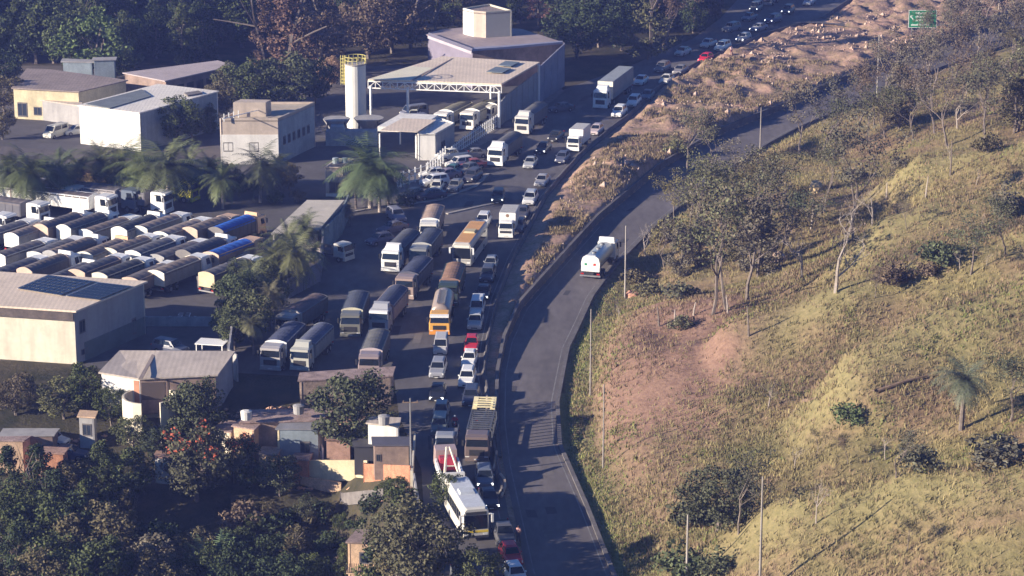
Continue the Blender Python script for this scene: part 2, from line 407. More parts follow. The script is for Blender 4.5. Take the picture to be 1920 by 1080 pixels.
def sheet(name, pts, z, m, zfun=None):
    tri = tessellate_polygon([[Vector((p[0], p[1], 0)) for p in pts]])
    me = bpy.data.meshes.new(name); me.from_pydata([(p[0], p[1], z) for p in pts], [], [tuple(t) for t in tri]); me.materials.append(m)
    bm = bmesh.new(); bm.from_mesh(me)
    for f in bm.faces:
        f.normal_update()
        if f.normal.z < 0: f.normal_flip()
    bm.to_mesh(me); bm.free()
    o = bpy.data.objects.new(name, me); C.objects.link(o); tag(o, kind='structure'); return o
LEFT = [(790,1180),(795,1080),(795,960),(790,880),(748,780),(737,692),(560,706),(446,700),(436,668),(490,600),(530,560),(606,524),(606,470),(618,440),(690,392),(745,372),(820,366),(885,352),(905,330),(862,300),(880,280),(1000,212),(1058,168),(1190,120),(1300,72),(1350,35),(1420,-40),(1560,-130)]
roadpts = [W0(x, y) for x, y in LEFT] + [W0(x + (7 if y > 120 else 4), y) for x, y in reversed(HR)]
sheet('highway', roadpts, 0.035, asphalt)
def strip(name, ya, taba, tabb, m, zf, step=2.0, oa=0., ob=0., kind='structure'):
    ys = np.arange(ya[0], ya[1], step); v = []; f = []
    for k, y in enumerate(ys):
        xa = float(interp(y, taba)) + oa; xb = float(interp(y, tabb)) + ob
        v += [(xa, y, zf(xa, y)), (xb, y, zf(xb, y))]
        if k: f.append((2*k-2, 2*k-1, 2*k+1, 2*k))
    me = bpy.data.meshes.new(name); me.from_pydata(v, [], f); me.materials.append(m)
    o = bpy.data.objects.new(name, me); C.objects.link(o); tag(o, kind=kind); return o
rz_ = lambda y: -0.6 * float(sm((y - 285) / 30))
strip('slip_road', (205, 640), wlx, rr, asphalt2, lambda x, y: rz_(y) + .05, oa=-.05, ob=-.25)
# worn edge lines of the slip road and of the highway
linem = mat('worn_road_line', (.20,.19,.185), .9, .3, 1.5)
strip('edge_line', (205, 600), rr, rr, linem, lambda x, y: rz_(y) + .056, oa=-.75, ob=-.62)
strip('edge_line', (205, 360), wlx, wlx, linem, lambda x, y: rz_(y) + .056, oa=.55, ob=.67)
strip('edge_line', (240, 600), hr, hr, linem, lambda x, y: .041, oa=-.62, ob=-.5)
def wallrun(name, tab, y0, y1, off, prof, m, label, cat, zf, step=2.0, closed=True):
    ys = list(np.arange(y0, y1, step)); secs = []
    for y in ys:
        x = float(interp(y, tab)) + off; z = zf(x, y)
        secs.append([(x + px, y, z + pz) for px, pz in prof])
    o = MB().loft(secs).build(name, m); return tag(o, label, cat)
jersey = [(-.28,-.3),(.28,-.3),(.28,.1),(.11,.3),(.08,.66),(-.08,.66),(-.11,.3),(-.28,.1)]
barr = mat('barrier_concrete', (.13,.12,.12), .9, .25, 2.0, fine=.15)
wallrun('concrete_barrier', hr, 251, 560, 0.15, jersey, barr, 'long stained concrete barrier between the queue of traffic and the dirt median', 'barrier', lambda x, y: 0.03)
wallrun('retaining_wall', wlx, 262, 600, -.35, [(-.2,-1.3),(.2,-1.3),(.2,.28),(-.2,.28)], barr, 'low concrete retaining wall along the median side of the empty curving road', 'wall', lambda x, y: 0.25 * float(sm((y-262)/20)) )
wallrun('verge_kerb', rr, 206, 600, 0.0, [(-.22,-.3),(.22,-.3),(.22,.24),(-.22,.24)], barr, 'low dark kerb wall between the empty curving road and the grassy hillside', 'kerb', lambda x, y: rz_(y))
# pavement in front of the scrapped cars, kerb lines
sheet('pavement', [W0(*p) for p in [(690,390),(745,384),(825,372),(890,348),(912,326),(870,300),(858,310),(700,352),(640,384),(640,400)]], .10, concrete_d)
sheet('pavement', [W0(*p) for p in [(862,300),(880,286),(1000,218),(1058,172),(1050,164),(990,205),(870,272),(850,292)]], .10, concrete_d)
# truck yard and service yards
yardm = mat('yard_surface', (.085,.08,.082), .92, .25, 7.0, fine=.1)
sheet('truck_yard', [W0(*p) for p in [(-80,600),(270,608),(425,608),(440,560),(600,470),(600,376),(640,330),(560,300),(100,330),(-150,330),(-200,480)]], .03, yardm)
sheet('service_yard', [W0(*p) for p in [(560,300),(640,330),(700,352),(850,300),(870,262),(950,215),(1050,160),(900,150),(700,165),(640,200),(600,250)]], .035, yardm)
sheet('back_yard', [W0(*p) for p in [(-60,270),(150,285),(400,260),(560,300),(600,250),(600,195),(420,170),(240,140),(-60,140)]], .03, yardm)
sheet('shed_yard', [W0(*p) for p in [(150,690),(270,608),(425,608),(436,668),(440,690),(420,700)]], .03, yardm)
# side street crossing the median far away
sheet('crossing_road', [W0(*p) for p in [(1540,44),(1600,52),(1730,56),(1800,52),(1800,60),(1730,66),(1600,62),(1560,54),(1500,50)]], .9, asphalt2)
# lit kerb between slip lane and lot
def kerb(pts, label, w=.25, h=.18, m=None, name='kerb'):
    P = [W0(x, y) for x, y in pts]; mb = MB()
    for a_, b_ in zip(P, P[1:]):
        d = (b_ - a_).normalized(); n = Vector((-d.y, d.x, 0)) * w
        za = hz(a_.x, a_.y); zb = hz(b_.x, b_.y)
        mb.hexa([a_-n+Vector((0,0,za-.2)), b_-n+Vector((0,0,zb-.2)), b_+n+Vector((0,0,zb-.2)), a_+n+Vector((0,0,za-.2))], [a_-n+Vector((0,0,za+h)), b_-n+Vector((0,0,zb+h)), b_+n+Vector((0,0,zb+h)), a_+n+Vector((0,0,za+h))])
    return tag(mb.build(name, m or concrete), label, 'kerb')
# patched and cracked places in the asphalt, laid as thin worn sheets
patchm = mat('asphalt_patch', (.06,.057,.062), .85, .15, 2.0); patchl = mat('pale_asphalt_patch', (.14,.125,.12), .92, .2, 2.0, fine=.1)
rp = random.Random(5); npz = 0
for k in range(70):
    y = rp.uniform(236, 500); xr_ = float(interp(y, hr)); xl_ = float(interp(y, ll)) if y < 292 else xr_ - 16
    slip = rp.random() < .35
    if slip: x = rp.uniform(float(interp(y, wlx)) + 1, float(interp(y, rr)) - 1.6); zz = rz_(y) + .057 ; y2 = y + 2
    else: x = rp.uniform(xl_ + 1, xr_ - 1.5); zz = .0425
    w = rp.uniform(.25, 1.1); L_ = rp.uniform(1.2, 6.5) if not slip else 2.0; sk = (float(interp(y+L_, hr if not slip else rr)) - float(interp(y, hr if not slip else rr)))
    zz += (k % 7) * .0006; z2 = zz if not slip else rz_(y+L_) + .057 + (k % 7) * .0006
    me = bpy.data.meshes.new('road_patch'); me.from_pydata([(x,y,zz),(x+w,y+rp.uniform(-.3,.3),zz),(x+w+sk,y+L_,z2),(x+sk,y+L_+rp.uniform(-.3,.3),z2)], [], [(0,1,2,3)]); me.materials.append(patchm if rp.random() < .6 else patchl)
    o = bpy.data.objects.new('road_patch', me); C.objects.link(o); tag(o, kind='structure')
kerb([(838,402),(900,388),(925,383)], 'short pale kerb of the traffic island above the brown tarped truck')
kerb([(640,402),(690,393),(745,387),(825,375),(892,350),(915,327)], 'pale kerb curving in front of the scrapped cars')
# ------------------------------------------------------------ vehicle prototypes (front at local y=0 facing -Y, unlinked; copies are linked)
def wheels(root, ys, hw, r=.32, w=.22, names='wheel', dual=()):
    for y in ys:
        for sx in (-1, 1):
            mb = MB(); ww = w * (2.0 if y in dual else 1)
            x1 = sx * hw; x0 = x1 - sx * ww
            mb.cyl((x0, y, r), (x1, y, r), r, n=12); mb.cur = 1
            mb.cyl((x1 - sx*.01, y, r), (x1 + sx*.015, y, r), r*.55, n=8)
            mb.build(names, [rubber, metal], root, link=False)
def hullsec(y, wb, wt, z0, z1):
    zm = z0 + (z1 - z0) * .55
    return [(-wb*.94,y,z0),(wb*.94,y,z0),(wb,y,zm-.12),(wt,y,zm+.12),(wt-.14,y,z1),(-wt+.14,y,z1),(-wt,y,zm+.12),(-wb,y,zm-.12)]
CARS = {
 # secs, cabin (yb0,yb1,yt0,yt1,wb,wt,zb,zt), wheels, glass rows
 'hatch': dict(L=3.9, secs=[(0,.66,.60,.32,.62),(.12,.82,.78,.22,.76),(1.0,.85,.84,.2,.92),(1.25,.85,.84,.2,.97),(3.6,.85,.84,.2,1.0),(3.82,.82,.80,.25,.95),(3.9,.74,.7,.35,.8)], cab=(1.0,3.78,1.7,3.35,.76,.58,.95,1.48), wy=(.75,3.15)),
 'sedan': dict(L=4.4, secs=[(0,.66,.60,.32,.62),(.12,.84,.80,.22,.74),(1.1,.87,.86,.2,.90),(1.35,.87,.86,.2,.95),(3.5,.87,.86,.2,.98),(4.3,.84,.82,.25,.96),(4.4,.76,.72,.35,.82)], cab=(1.15,3.85,1.9,3.2,.78,.6,.93,1.44), wy=(.82,3.5)),
 'suv': dict(L=4.4, secs=[(0,.72,.66,.36,.78),(.12,.88,.84,.28,.92),(1.05,.9,.9,.27,1.06),(1.25,.9,.9,.27,1.1),(4.1,.9,.9,.27,1.12),(4.33,.88,.85,.3,1.08),(4.4,.8,.76,.4,.95)], cab=(1.05,4.28,1.65,4.0,.82,.66,1.08,1.68), wy=(.85,3.5)),
 'pickup': dict(L=5.1, secs=[(0,.74,.68,.4,.85),(.12,.9,.86,.32,.98),(1.3,.92,.92,.3,1.1),(1.5,.92,.92,.3,1.12),(3.2,.92,.92,.3,1.12),(3.25,.92,.92,.3,1.12),(5.1,.9,.9,.34,1.12)], cab=(1.2,3.3,1.85,3.05,.84,.68,1.1,1.72), wy=(.95,4.1), bed=(3.4,5.0)),
 'van': dict(L=4.6, secs=[(0,.78,.72,.3,.8),(.1,.88,.86,.24,.95),(.7,.9,.9,.22,1.1),(.9,.9,.9,.22,1.15),(4.5,.9,.9,.22,1.2),(4.6,.86,.84,.3,1.1)], cab=(.5,4.58,1.15,4.45,.84,.76,1.12,1.95), wy=(.8,3.7)),
}
PROTO = {}
def car_proto(kind, lit=False):
    key = (kind, lit)
    if key in PROTO: return PROTO[key]
    s = CARS[kind]; L = s['L']; root = empty('car' if kind != 'pickup' else 'pickup_truck', link=False)
    if kind == 'van': root.name = 'van'
    mb = MB(); mb.loft([hullsec(*q) for q in s['secs']])
    yb0, yb1, yt0, yt1, wb, wt, zb, zt = s['cab']
    b = [(-wb,yb0,zb),(wb,yb0,zb),(wb,yb1,zb),(-wb,yb1,zb)]; t = [(-wt,yt0,zt),(wt,yt0,zt),(wt,yt1,zt),(-wt,yt1,zt)]
    mb.hexa(b, t)
    mb.hexa([(-wt+.05,yt0+.1,zt-.02),(wt-.05,yt0+.1,zt-.02),(wt-.05,yt1-.1,zt-.02),(-wt+.05,yt1-.1,zt-.02)], [(-wt+.14,yt0+.3,zt+.045),(wt-.14,yt0+.3,zt+.045),(wt-.14,yt1-.25,zt+.045),(-wt+.14,yt1-.25,zt+.045)])
    if 'bed' in s:
        y0, y1 = s['bed']; mb.cur = 1; mb.box(-.74,.74,y0,y1,1.06,1.135); mb.cur = 0
    mb.build('body', [paint, dmetal], root, link=False)
    MB().pane([b[0],b[1],t[1],t[0]], (.05,.05,.1,.07)).build('windshield', glass, root, link=False)
    MB().pane([b[2],b[3],t[3],t[2]], (.1,.1,.25,.12)).build('rear_window', glass, root, link=False)
    for sx in (1, -1):
        q = [b[1],b[2],t[2],t[1]] if sx > 0 else [b[3],b[0],t[0],t[3]]
        m2 = MB()
        m2.pane(q, (.08,.52,.18,.1) if sx > 0 else (.08,.52,.18,.1)); m2.pane(q, (.54,.12,.18,.1))
        m2.build('side_windows', glass, root, link=False)
        MB().box(sx*(wb+.02) - .06 + sx*.08, sx*(wb+.02)+.06 + sx*.08, yb0+.35, yb0+.5, zb+.02, zb+.16).build('mirror', paint, root, link=False)
        hwf = s['secs'][1][2]
        zc = s['secs'][0][4]
        MB().box(sx*(hwf-.2)-.17, sx*(hwf-.2)+.17, -.0, .22, zc-.13, zc+.05, .03, .04).build('headlight', lampon if lit else lampm, root, link=False)
        MB().box(sx*(hwf-.12)-.08, sx*(hwf-.12)+.08, L-.16, L+.015, s['secs'][-1][4]-.18, s['secs'][-1][4]+.1).build('tail_light', tailm, root, link=False)
    MB().box(-.36,.36,-.02,.06,s['secs'][0][3]+.05,s['secs'][0][3]+.17).build('grille', dmetal, root, link=False)
    MB().box(-.2,.2,-.035,.0,s['secs'][0][3]-.05,s['secs'][0][3]+.05).build('number_plate', platem, root, link=False)
    wheels(root, s['wy'], s['secs'][2][1]+.01)
    PROTO[key] = root; return root

def cab_parts(root, L=2.1, H=3.1, hw=1.24, z0=.45, deflector=True, bonnet=False, visor=True):
    # cab-over tractor cab from y=0 to y=L
    zw = z0 + (H - z0) * .52
    mb = MB()
    b = [(-hw,0,zw),(hw,0,zw),(hw,L,zw),(-hw,L,zw)]; t = [(-hw+.1,.28,H),(hw-.1,.28,H),(hw-.1,L,H),(-hw+.1,L,H)]
    mb.loft([[(-hw+.08,.0,z0+.25),(hw-.08,0,z0+.25),(hw,.12,z0+.25),(hw,L,z0+.25),(-hw,L,z0+.25),(-hw,.12,z0+.25)], [(-hw+.08,-.02,zw),(hw-.08,-.02,zw),(hw,.1,zw),(hw,L,zw),(-hw,L,zw),(-hw,.1,zw)], [(-hw+.2,.26,H-.08),(hw-.2,.26,H-.08),(hw-.08,.38,H-.08),(hw-.08,L,H-.08),(-hw+.08,L,H-.08),(-hw+.08,.38,H-.08)],[(-hw+.3,.5,H),(hw-.3,.5,H),(hw-.22,.6,H),(hw-.22,L-.1,H),(-hw+.22,L-.1,H),(-hw+.22,.6,H)]])
    mb.build('cab', paint, root, link=False)
    f = [(-hw+.08,-.02,zw),(hw-.08,-.02,zw),(hw-.2,.26,H-.08),(-hw+.2,.26,H-.08)]
    MB().pane(f, (.02,.02,.04,.18), proud=.02).build('windshield', glass, root, link=False)
    for sx in (1, -1):
        q = [(sx*hw,.1,zw),(sx*hw,L,zw),(sx*(hw-.08),L,H-.08),(sx*(hw-.08),.38,H-.08)]
        if sx < 0: q = [q[1],q[0],q[3],q[2]]
        ins = (.12,.45,.05,.22) if sx > 0 else (.45,.12,.05,.22)
        MB().pane(q, ins, proud=.012).build('side_window', glass, root, link=False)
        MB().box(sx*(hw+.2)-.09, sx*(hw+.2)+.09, .02, .14, zw+.1, zw+.75).box(min(sx*hw,sx*(hw+.2)), max(sx*hw,sx*(hw+.2)), .06,.1,zw+.66,zw+.7).build('mirror', dmetal, root, link=False)
        MB().box(sx*(hw-.28)-.2, sx*(hw-.28)+.2, -.09, .02, z0+.16, z0+.36).build('headlight', lampm, root, link=False)
    g = MB(); g.box(-.78,.78,-.045,.0,z0+.42,zw-.28)
    for k in range(3): g.box(-.72,.72,-.07,-.045,z0+.5+k*.2,z0+.54+k*.2)
    g.build('grille', dmetal, root, link=False)
    MB().box(-hw,hw,-.12,.25,z0-.15,z0+.4,.04,.04).build('bumper', paint, root, link=False)
    MB().box(-.26,.26,-.15,-.12,z0-.02,z0+.1).build('number_plate', platem, root, link=False)
    if visor: MB().hexa([(-hw+.12,-.16,H-.36),(hw-.12,-.16,H-.36),(hw-.12,.2,H-.3),(-hw+.12,.2,H-.3)], [(-hw+.12,-.14,H-.1),(hw-.12,-.14,H-.1),(hw-.12,.3,H-.04),(-hw+.12,.3,H-.04)]).build('sun_visor', paint, root, link=False)
    if deflector:
        MB().hexa([(-hw+.25,.65,H-.02),(hw-.25,.65,H-.02),(hw-.2,L-.1,H-.02),(-hw+.2,L-.1,H-.02)], [(-hw+.4,1.25,H+.5),(hw-.4,1.25,H+.5),(hw-.25,L-.15,H+.62),(-hw+.25,L-.15,H+.62)]).build('roof_deflector', paint, root, link=False)
def arc(hw, z, rise, y, n=9):
    return [(-hw + 2*hw*i/(n-1), y, z + rise * (1 - ((2*i/(n-1)) - 1) ** 2)) for i in range(n)]
def tarp_body(root, y0, y1, hw=1.27, zb=1.15, zt=2.95, rise=.42, ribs=6):
    m = MB()
    m.box(-hw,hw,y0,y1,zb,zt-.02)
    for k in range(ribs+1):
        y = y0 + .12 + (y1-y0-.24)*k/ribs
        for sx in (-1,1): m.box(sx*hw-.04, sx*hw+.04, y-.05, y+.05, zb, zt-.05)
    m.build('cargo_box', cargom, root, link=False)
    for yy, nm in ((y0-.06, 'headboard'), (y1, 'tailgate')):
        r = arc(hw+.02, zt, rise*.96, yy); r2 = arc(hw+.02, zt, rise*.96, yy+.08)
        lo = [(hw+.02,yy,zb),(-hw-.02,yy,zb)]; lo2 = [(hw+.02,yy+.08,zb),(-hw-.02,yy+.08,zb)]
        mm = MB().loft([r+lo, r2+lo2])
        if nm == 'tailgate':
            for k in range(3): mm.box(-hw+.1,hw-.1,yy+.08,yy+.11,zb+.25+k*.55,zb+.33+k*.55)
        mm.build(nm, cargom, root, link=False)
    secs = []
    N_ = ribs * 2 + 1
    for k in range(N_):
        y = y0 + .02 + (y1-y0-.04)*k/(N_-1)
        sag = .07 if k % 2 else 0.0
        top = arc(hw+.03, zt-.12, rise+.12-sag, y); bot = [(p[0], p[1], zt-.3) for p in top[::-1]]
        secs.append(top + bot)
    MB().loft(secs).build('tarpaulin', tarpm, root, link=False)
def chassis(root, y0, y1, zb=1.1):
    m = MB(); m.box(-.45,.45,y0,y1,.75,zb); m.box(-1.1,-.5,y0+1.6,y0+2.6,.5,1.0); m.box(.5,1.1,y0+1.6,y0+2.8,.5,1.0)
    m.build('chassis', dmetal, root, link=False)
def rear_bits(root, y1, zb=.55):
    MB().box(-1.2,1.2,y1,y1+.1,zb,zb+.18).build('rear_bumper', metal, root, link=False)
    for sx in (-1,1): MB().box(sx*1.0-.18,sx*1.0+.18,y1+.02,y1+.13,zb+.2,zb+.4).build('tail_light', tailm, root, link=False)
def truck_proto(kind):
    if kind in PROTO: return PROTO[kind]
    nm = {'tanker':'tank_truck','box':'box_truck','dump':'dump_truck','semi_tarp':'tarped_semi_truck','semi_box':'box_semi_truck','carrier':'car_carrier_truck','mixer':'tank_truck','flat':'flatbed_truck','rigid':'tarped_truck','long':'tarped_semi_truck'}[kind]
    root = empty(nm, link=False)
    if kind == 'dump':       # yard truck with short domed body
        cab_parts(root, 2.0, 3.0); chassis(root, .8, 10.2); tarp_body(root, 2.5, 10.2, zt=2.95, rise=.45, ribs=8)
        wheels(root, (1.2, 7.6, 8.9), 1.24, .5, .3, dual=(7.6, 8.9)); rear_bits(root, 10.3)
    elif kind == 'rigid':
        cab_parts(root, 2.0, 3.0, deflector=False); chassis(root, .8, 10.0); tarp_body(root, 2.4, 10.0, zt=2.9, rise=.3)
        wheels(root, (1.2, 7.4, 8.7), 1.24, .5, .3, dual=(7.4, 8.7)); rear_bits(root, 10.1)
    elif kind == 'semi_tarp':
        cab_parts(root, 2.2, 3.25); chassis(root, .8, 16.4); tarp_body(root, 3.4, 16.4, zt=3.1, rise=.3, ribs=9)
        wheels(root, (1.25, 4.4, 12.2, 13.5, 14.8), 1.25, .5, .3, dual=(4.4,12.2,13.5,14.8)); rear_bits(root, 16.5)
    elif kind == 'long':
        cab_parts(root, 2.2, 3.25, deflector=False); chassis(root, .8, 18.4); tarp_body(root, 3.2, 18.4, zt=3.0, rise=.15, ribs=12)
        wheels(root, (1.25, 4.4, 14.2, 15.5, 16.8), 1.25, .5, .3, dual=(4.4,14.2,15.5,16.8)); rear_bits(root, 18.5)
    elif kind == 'semi_box':
        cab_parts(root, 2.2, 3.2); chassis(root, .8, 16.8)
        m = MB(); m.box(-1.3,1.3,3.3,16.8,1.15,4.05)
        for k in range(14):
            for sx in (-1,1): m.box(sx*1.3-.02, sx*1.3+.02, 3.8+k*.95, 3.86+k*.95, 1.2, 4.0)
        m.build('cargo_box', cargom, root, link=False)
        MB().box(-1.31,1.31,3.22,3.3,1.15,4.1).build('headboard', paint, root, link=False)
        MB().box(-1.24,1.24,3.4,16.7,4.05,4.09).build('box_roof', cargom, root, link=False)
        wheels(root, (1.25, 4.4, 13.0, 14.3, 15.6), 1.25, .5, .3, dual=(4.4,13.0,14.3,15.6)); rear_bits(root, 16.9)
    elif kind == 'box':
        cab_parts(root, 1.7, 2.35, hw=1.0, z0=.42, deflector=False, visor=False)
        for ch in root.children:
            pass
        MB().box(-.4,.4,.8,6.6,.6,.95).build('chassis', dmetal, root, link=False)
        m = MB(); m.box(-1.12,1.12,1.95,6.6,.95,3.15); m.build('cargo_box', paint, root, link=False)
        MB().box(-1.06,1.06,2.02,6.5,3.15,3.19).build('box_roof', cargom, root, link=False)
        wheels(root, (.95, 5.1), 1.0, .4, .25, dual=(5.1,)); rear_bits(root, 6.65, .45)
    elif kind == 'tanker' or kind == 'mixer':
        cab_parts(root, 2.1, 2.95 if kind == 'tanker' else 2.75, visor=(kind != 'tanker')); chassis(root, .8, 10.6)
        rz0 = 2.15; hwT = 1.22; n = 16
        def ring(y, s=1.0): return [(hwT*s*math.cos(2*math.pi*i/n), y, rz0 + 1.05*s*math.sin(2*math.pi*i/n)) for i in range(n)]
        y0, y1 = (2.6, 10.5)
        MB().loft([ring(y0,.7), ring(y0+.15,.95), ring(y0+.35), ring(y1-.5), ring(y1-.3)]).build('tank', mat('tank_aluminium', (1,1,1), .3, .08, 2.0, metal=.35, tint=True), root, link=False, smooth=True)
        if kind == 'tanker':
            e = [(-1.2,1.15),(1.2,1.15),(1.24,2.3),(1.05,2.95),(.6,3.25),(-.6,3.25),(-1.05,2.95),(-1.24,2.3)]
            MB().loft([[(x,y1-.5,z) for x,z in e],[(x,y1,z) for x,z in e]]).build('rear_cabinet', paint, root, link=False)
            for sx, mm in ((-.55, redp), (.62, greensign)):
                MB().hexa([(sx-.16,y1+.02,1.95),(sx+.16,y1+.02,1.95),(sx+.16,y1+.0,1.95),(sx-.16,y1+.0,1.95)], [(sx-.16,y1+.02,2.25),(sx+.16,y1+.02,2.25),(sx+.16,y1+.0,2.25),(sx-.16,y1,2.25)]).build('hazard_placard', mm, root, link=False)
            MB().box(-1.36,1.36,y1-.05,y1+.15,.5,.68).build('rear_bumper', metal, root, link=False)
            for sx in (-1,1): MB().box(sx*1.05-.2,sx*1.05+.2,y1+.0,y1+.1,.75,.95).build('tail_light', tailm, root, link=False)
            for k in range(3): MB().cyl((0,y0+1.6+k*2.2,3.15),(0,y0+1.6+k*2.2,3.32),.28,n=10).build('manhole', metal, root, link=False)
        else:
            m = MB(); 
            for sx in (-.45,.45): m.box(sx-.05,sx+.05,y0+.5,y1-1.5,3.2,3.35)
            for k in range(12): m.box(-.45,.45,y0+.7+k*.48,y0+.78+k*.48,3.25,3.32)
            m.build('walkway', metal, root, link=False)
            rear_bits(root, y1)
        wheels(root, (1.25, 8.0, 9.3), 1.25, .5, .3, dual=(8.0, 9.3))
    elif kind == 'carrier':
        cab_parts(root, 2.1, 3.0, hw=1.26, deflector=False)
        chassis(root, .8, 11.4)
        m = MB()
        for sx in (-1.2, 1.2):
            m.box(sx-.07,sx+.07,2.4,11.4,1.0,1.2); m.box(sx-.06,sx+.06,2.4,11.4,2.85,3.0)
            for k in range(5): m.box(sx-.06,sx+.06,2.5+k*2.1,2.65+k*2.1,1.1,2.95)
        for k in range(13): m.box(-1.2,1.2,2.6+k*.68,2.78+k*.68,2.9,2.98)
        m.build('car_rack', mat('rack_steel', (1,1,1), .5, .15, 2, tint=True), root, link=False)
        m = MB()
        for sx in (-.95,.95): m.hexa([(sx-.25,8.6,3.0),(sx+.25,8.6,3.0),(sx+.25,11.4,3.0),(sx-.25,11.4,3.0)],[(sx-.25,8.6,3.06),(sx+.25,8.6,3.06),(sx+.25,11.4,3.5),(sx-.25,11.4,3.5)])
        for k in range(5): m.box(-.95,.95,8.8+k*.6,9.05+k*.6,3.14+k*.06,3.24+k*.06)
        m.build('loading_ramp', mat('ramp_steel', (.75,.66,.40), .5, .15, 1), root, link=False)
        wheels(root, (1.25, 8.6, 9.9), 1.25, .5, .3, dual=(8.6,9.9)); rear_bits(root, 11.4)
    elif kind == 'flat':
        cab_parts(root, 1.8, 2.5, hw=1.05, z0=.45, deflector=False, visor=False)
        MB().box(-.4,.4,.8,6.9,.6,.95).build('chassis', dmetal, root, link=False)
        m = MB(); m.box(-1.12,1.12,2.1,6.9,.95,1.1); m.box(-1.12,1.12,2.1,2.2,1.1,2.0); m.box(-1.12,-1.06,2.2,6.9,1.1,1.5); m.box(1.06,1.12,2.2,6.9,1.1,1.5)
        m.build('cargo_bed', cargom, root, link=False)
        wheels(root, (.95, 5.3), 1.05, .4, .25, dual=(5.3,)); rear_bits(root, 6.95, .45)
    PROTO[kind] = root; return root
def bus_proto(kind):
    if kind in PROTO: return PROTO[kind]
    root = empty('bus', link=False); L = 11.8 if kind == 'coach' else 10.5; hw = 1.27; H = 3.35
    def sec(y, k=1.0, zt=H): return [(-hw*k,y,.4),(hw*k,y,.4),(hw*k,y,zt-.4),(hw*k-.12,y,zt-.12),(hw*k-.35,y,zt),(-hw*k+.35,y,zt),(-hw*k+.12,y,zt-.12),(-hw*k,y,zt-.4)]
    MB().loft([sec(0,.93,H-.1), sec(.15,.99), sec(.6), sec(L-.3), sec(L,.96,H-.05)]).build('body', paint, root, link=False)
    MB().box(-hw+.28,hw-.28,.5,L-.5,H,H+.03).build('roof_panel', cargom, root, link=False)
    MB().hexa([(-1.12,-.04,1.25),(1.12,-.04,1.25),(1.14,.12,1.25),(-1.14,.12,1.25)], [(-1.1,-.02,2.65),(1.1,-.02,2.65),(1.1,.14,2.65),(-1.1,.14,2.65)]).build('windshield', glass, root, link=False)
    MB().box(-1.0,1.0,-.03,.1,2.7,3.0).build('destination_board', cargom, root, link=False)
    MB().pane([(hw*.96,L,.4),(-hw*.96,L,.4),(-hw*.96,L,3.3),(hw*.96,L,3.3)], (.12,.12,.55,.1)).build('rear_window', glass, root, link=False)
    for sx in (-1,1):
        for k in range(7):
            y = 1.3 + k*(L-2.2)/7
            MB().box(min(sx*hw,sx*(hw+.015)), max(sx*hw,sx*(hw+.015)), y, y+(L-2.2)/7-.12, 1.55, 2.6).build('window', glass, root, link=False)
        MB().box(sx*(hw+.28)-.1, sx*(hw+.28)+.1, -.25,-.05,1.9,2.75).box(sx*(hw+.1)-.12, sx*(hw+.1)+.12,-.2,.0,2.7,2.78).build('mirror', paint, root, link=False)
        MB().box(sx*.92-.2, sx*.92+.2,-.04,.06,.62,.82).build('headlight', lampm, root, link=False)
    MB().box(-1.2,1.2,-.08,.1,.38,.6).build('bumper', paint, root, link=False)
    MB().box(-1.18,1.18,-.03,.05,.9,1.12).build('front_stripe', mat('bus_stripe', (1,1,1), .5, tint=True), root, link=False)
    m = MB(); m.box(-.75,.75,L*.42,L*.42+1.7,H+.03,H+.24,.08,.08); m.build('air_conditioner', cargom, root, link=False)
    wheels(root, (2.2, L-3.0), hw+.01, .48, .3, dual=(L-3.0,))
    PROTO[kind] = root; return root

cx_y = None
def center_tab():
    ys = np.arange(200, 640, 2.0); return ys
def tangent_lean(p):
    y = p.y; x1 = float(interp(y+9, hr)); x0 = float(interp(y-4, hr))
    return math.atan2(x1 - x0, 13.0)
WHITE = (.78,.78,.76); SILV = (.42,.43,.44); GREY = (.16,.17,.18); DARK = (.025,.028,.035); BLUE = (.03,.05,.10); RED = (.50,.02,.03); BEIGE = (.45,.40,.33); BLACK = (.012,.012,.014)
def place(proto, px, py, label, cat, group=None, colors=None, lean=None, rear=False, z=None, sc=None, mats=None, skip=()):
    p = G(px, py)
    lean = tangent_lean(p) if lean is None else R(lean)
    rz = -lean
    if z is not None: p.z = z
    p.z += .045
    return inst(proto, p, rz, label, cat, group, colors, sc, mats, skip)
def car(px, py, kind, col, label, lean=None, lit=False, group='vehicles queuing on the highway', roof=None, z=None, sc=None):
    cat = {'hatch':'car','sedan':'car','suv':'car','pickup':'pickup truck','van':'van'}[kind]
    return place(car_proto(kind, lit), px, py, label, cat, group, {'body': col, 'mirror': col}, lean, z=z, sc=sc)
def tk(px, py, kind, label, cab=WHITE, cargo=GREY, tarp=DARK, lean=None, group='vehicles queuing on the highway', head=None, cat='truck', extra=None, z=None, sc=None, skip=()):
    c = {'cab': cab, 'bumper': cab, 'sun_visor': cab, 'roof_deflector': cab, 'headboard': head or cargo, 'cargo_box': cargo, 'tailgate': cargo, 'tarpaulin': tarp, 'tank': cargo, 'rear_cabinet': cab, 'car_rack': cargo, 'box_roof': cargo, 'cargo_bed': cargo}
    if extra: c.update(extra)
    return place(truck_proto(kind), px, py, label, cat, group, c, lean, z=z, sc=sc, skip=skip)

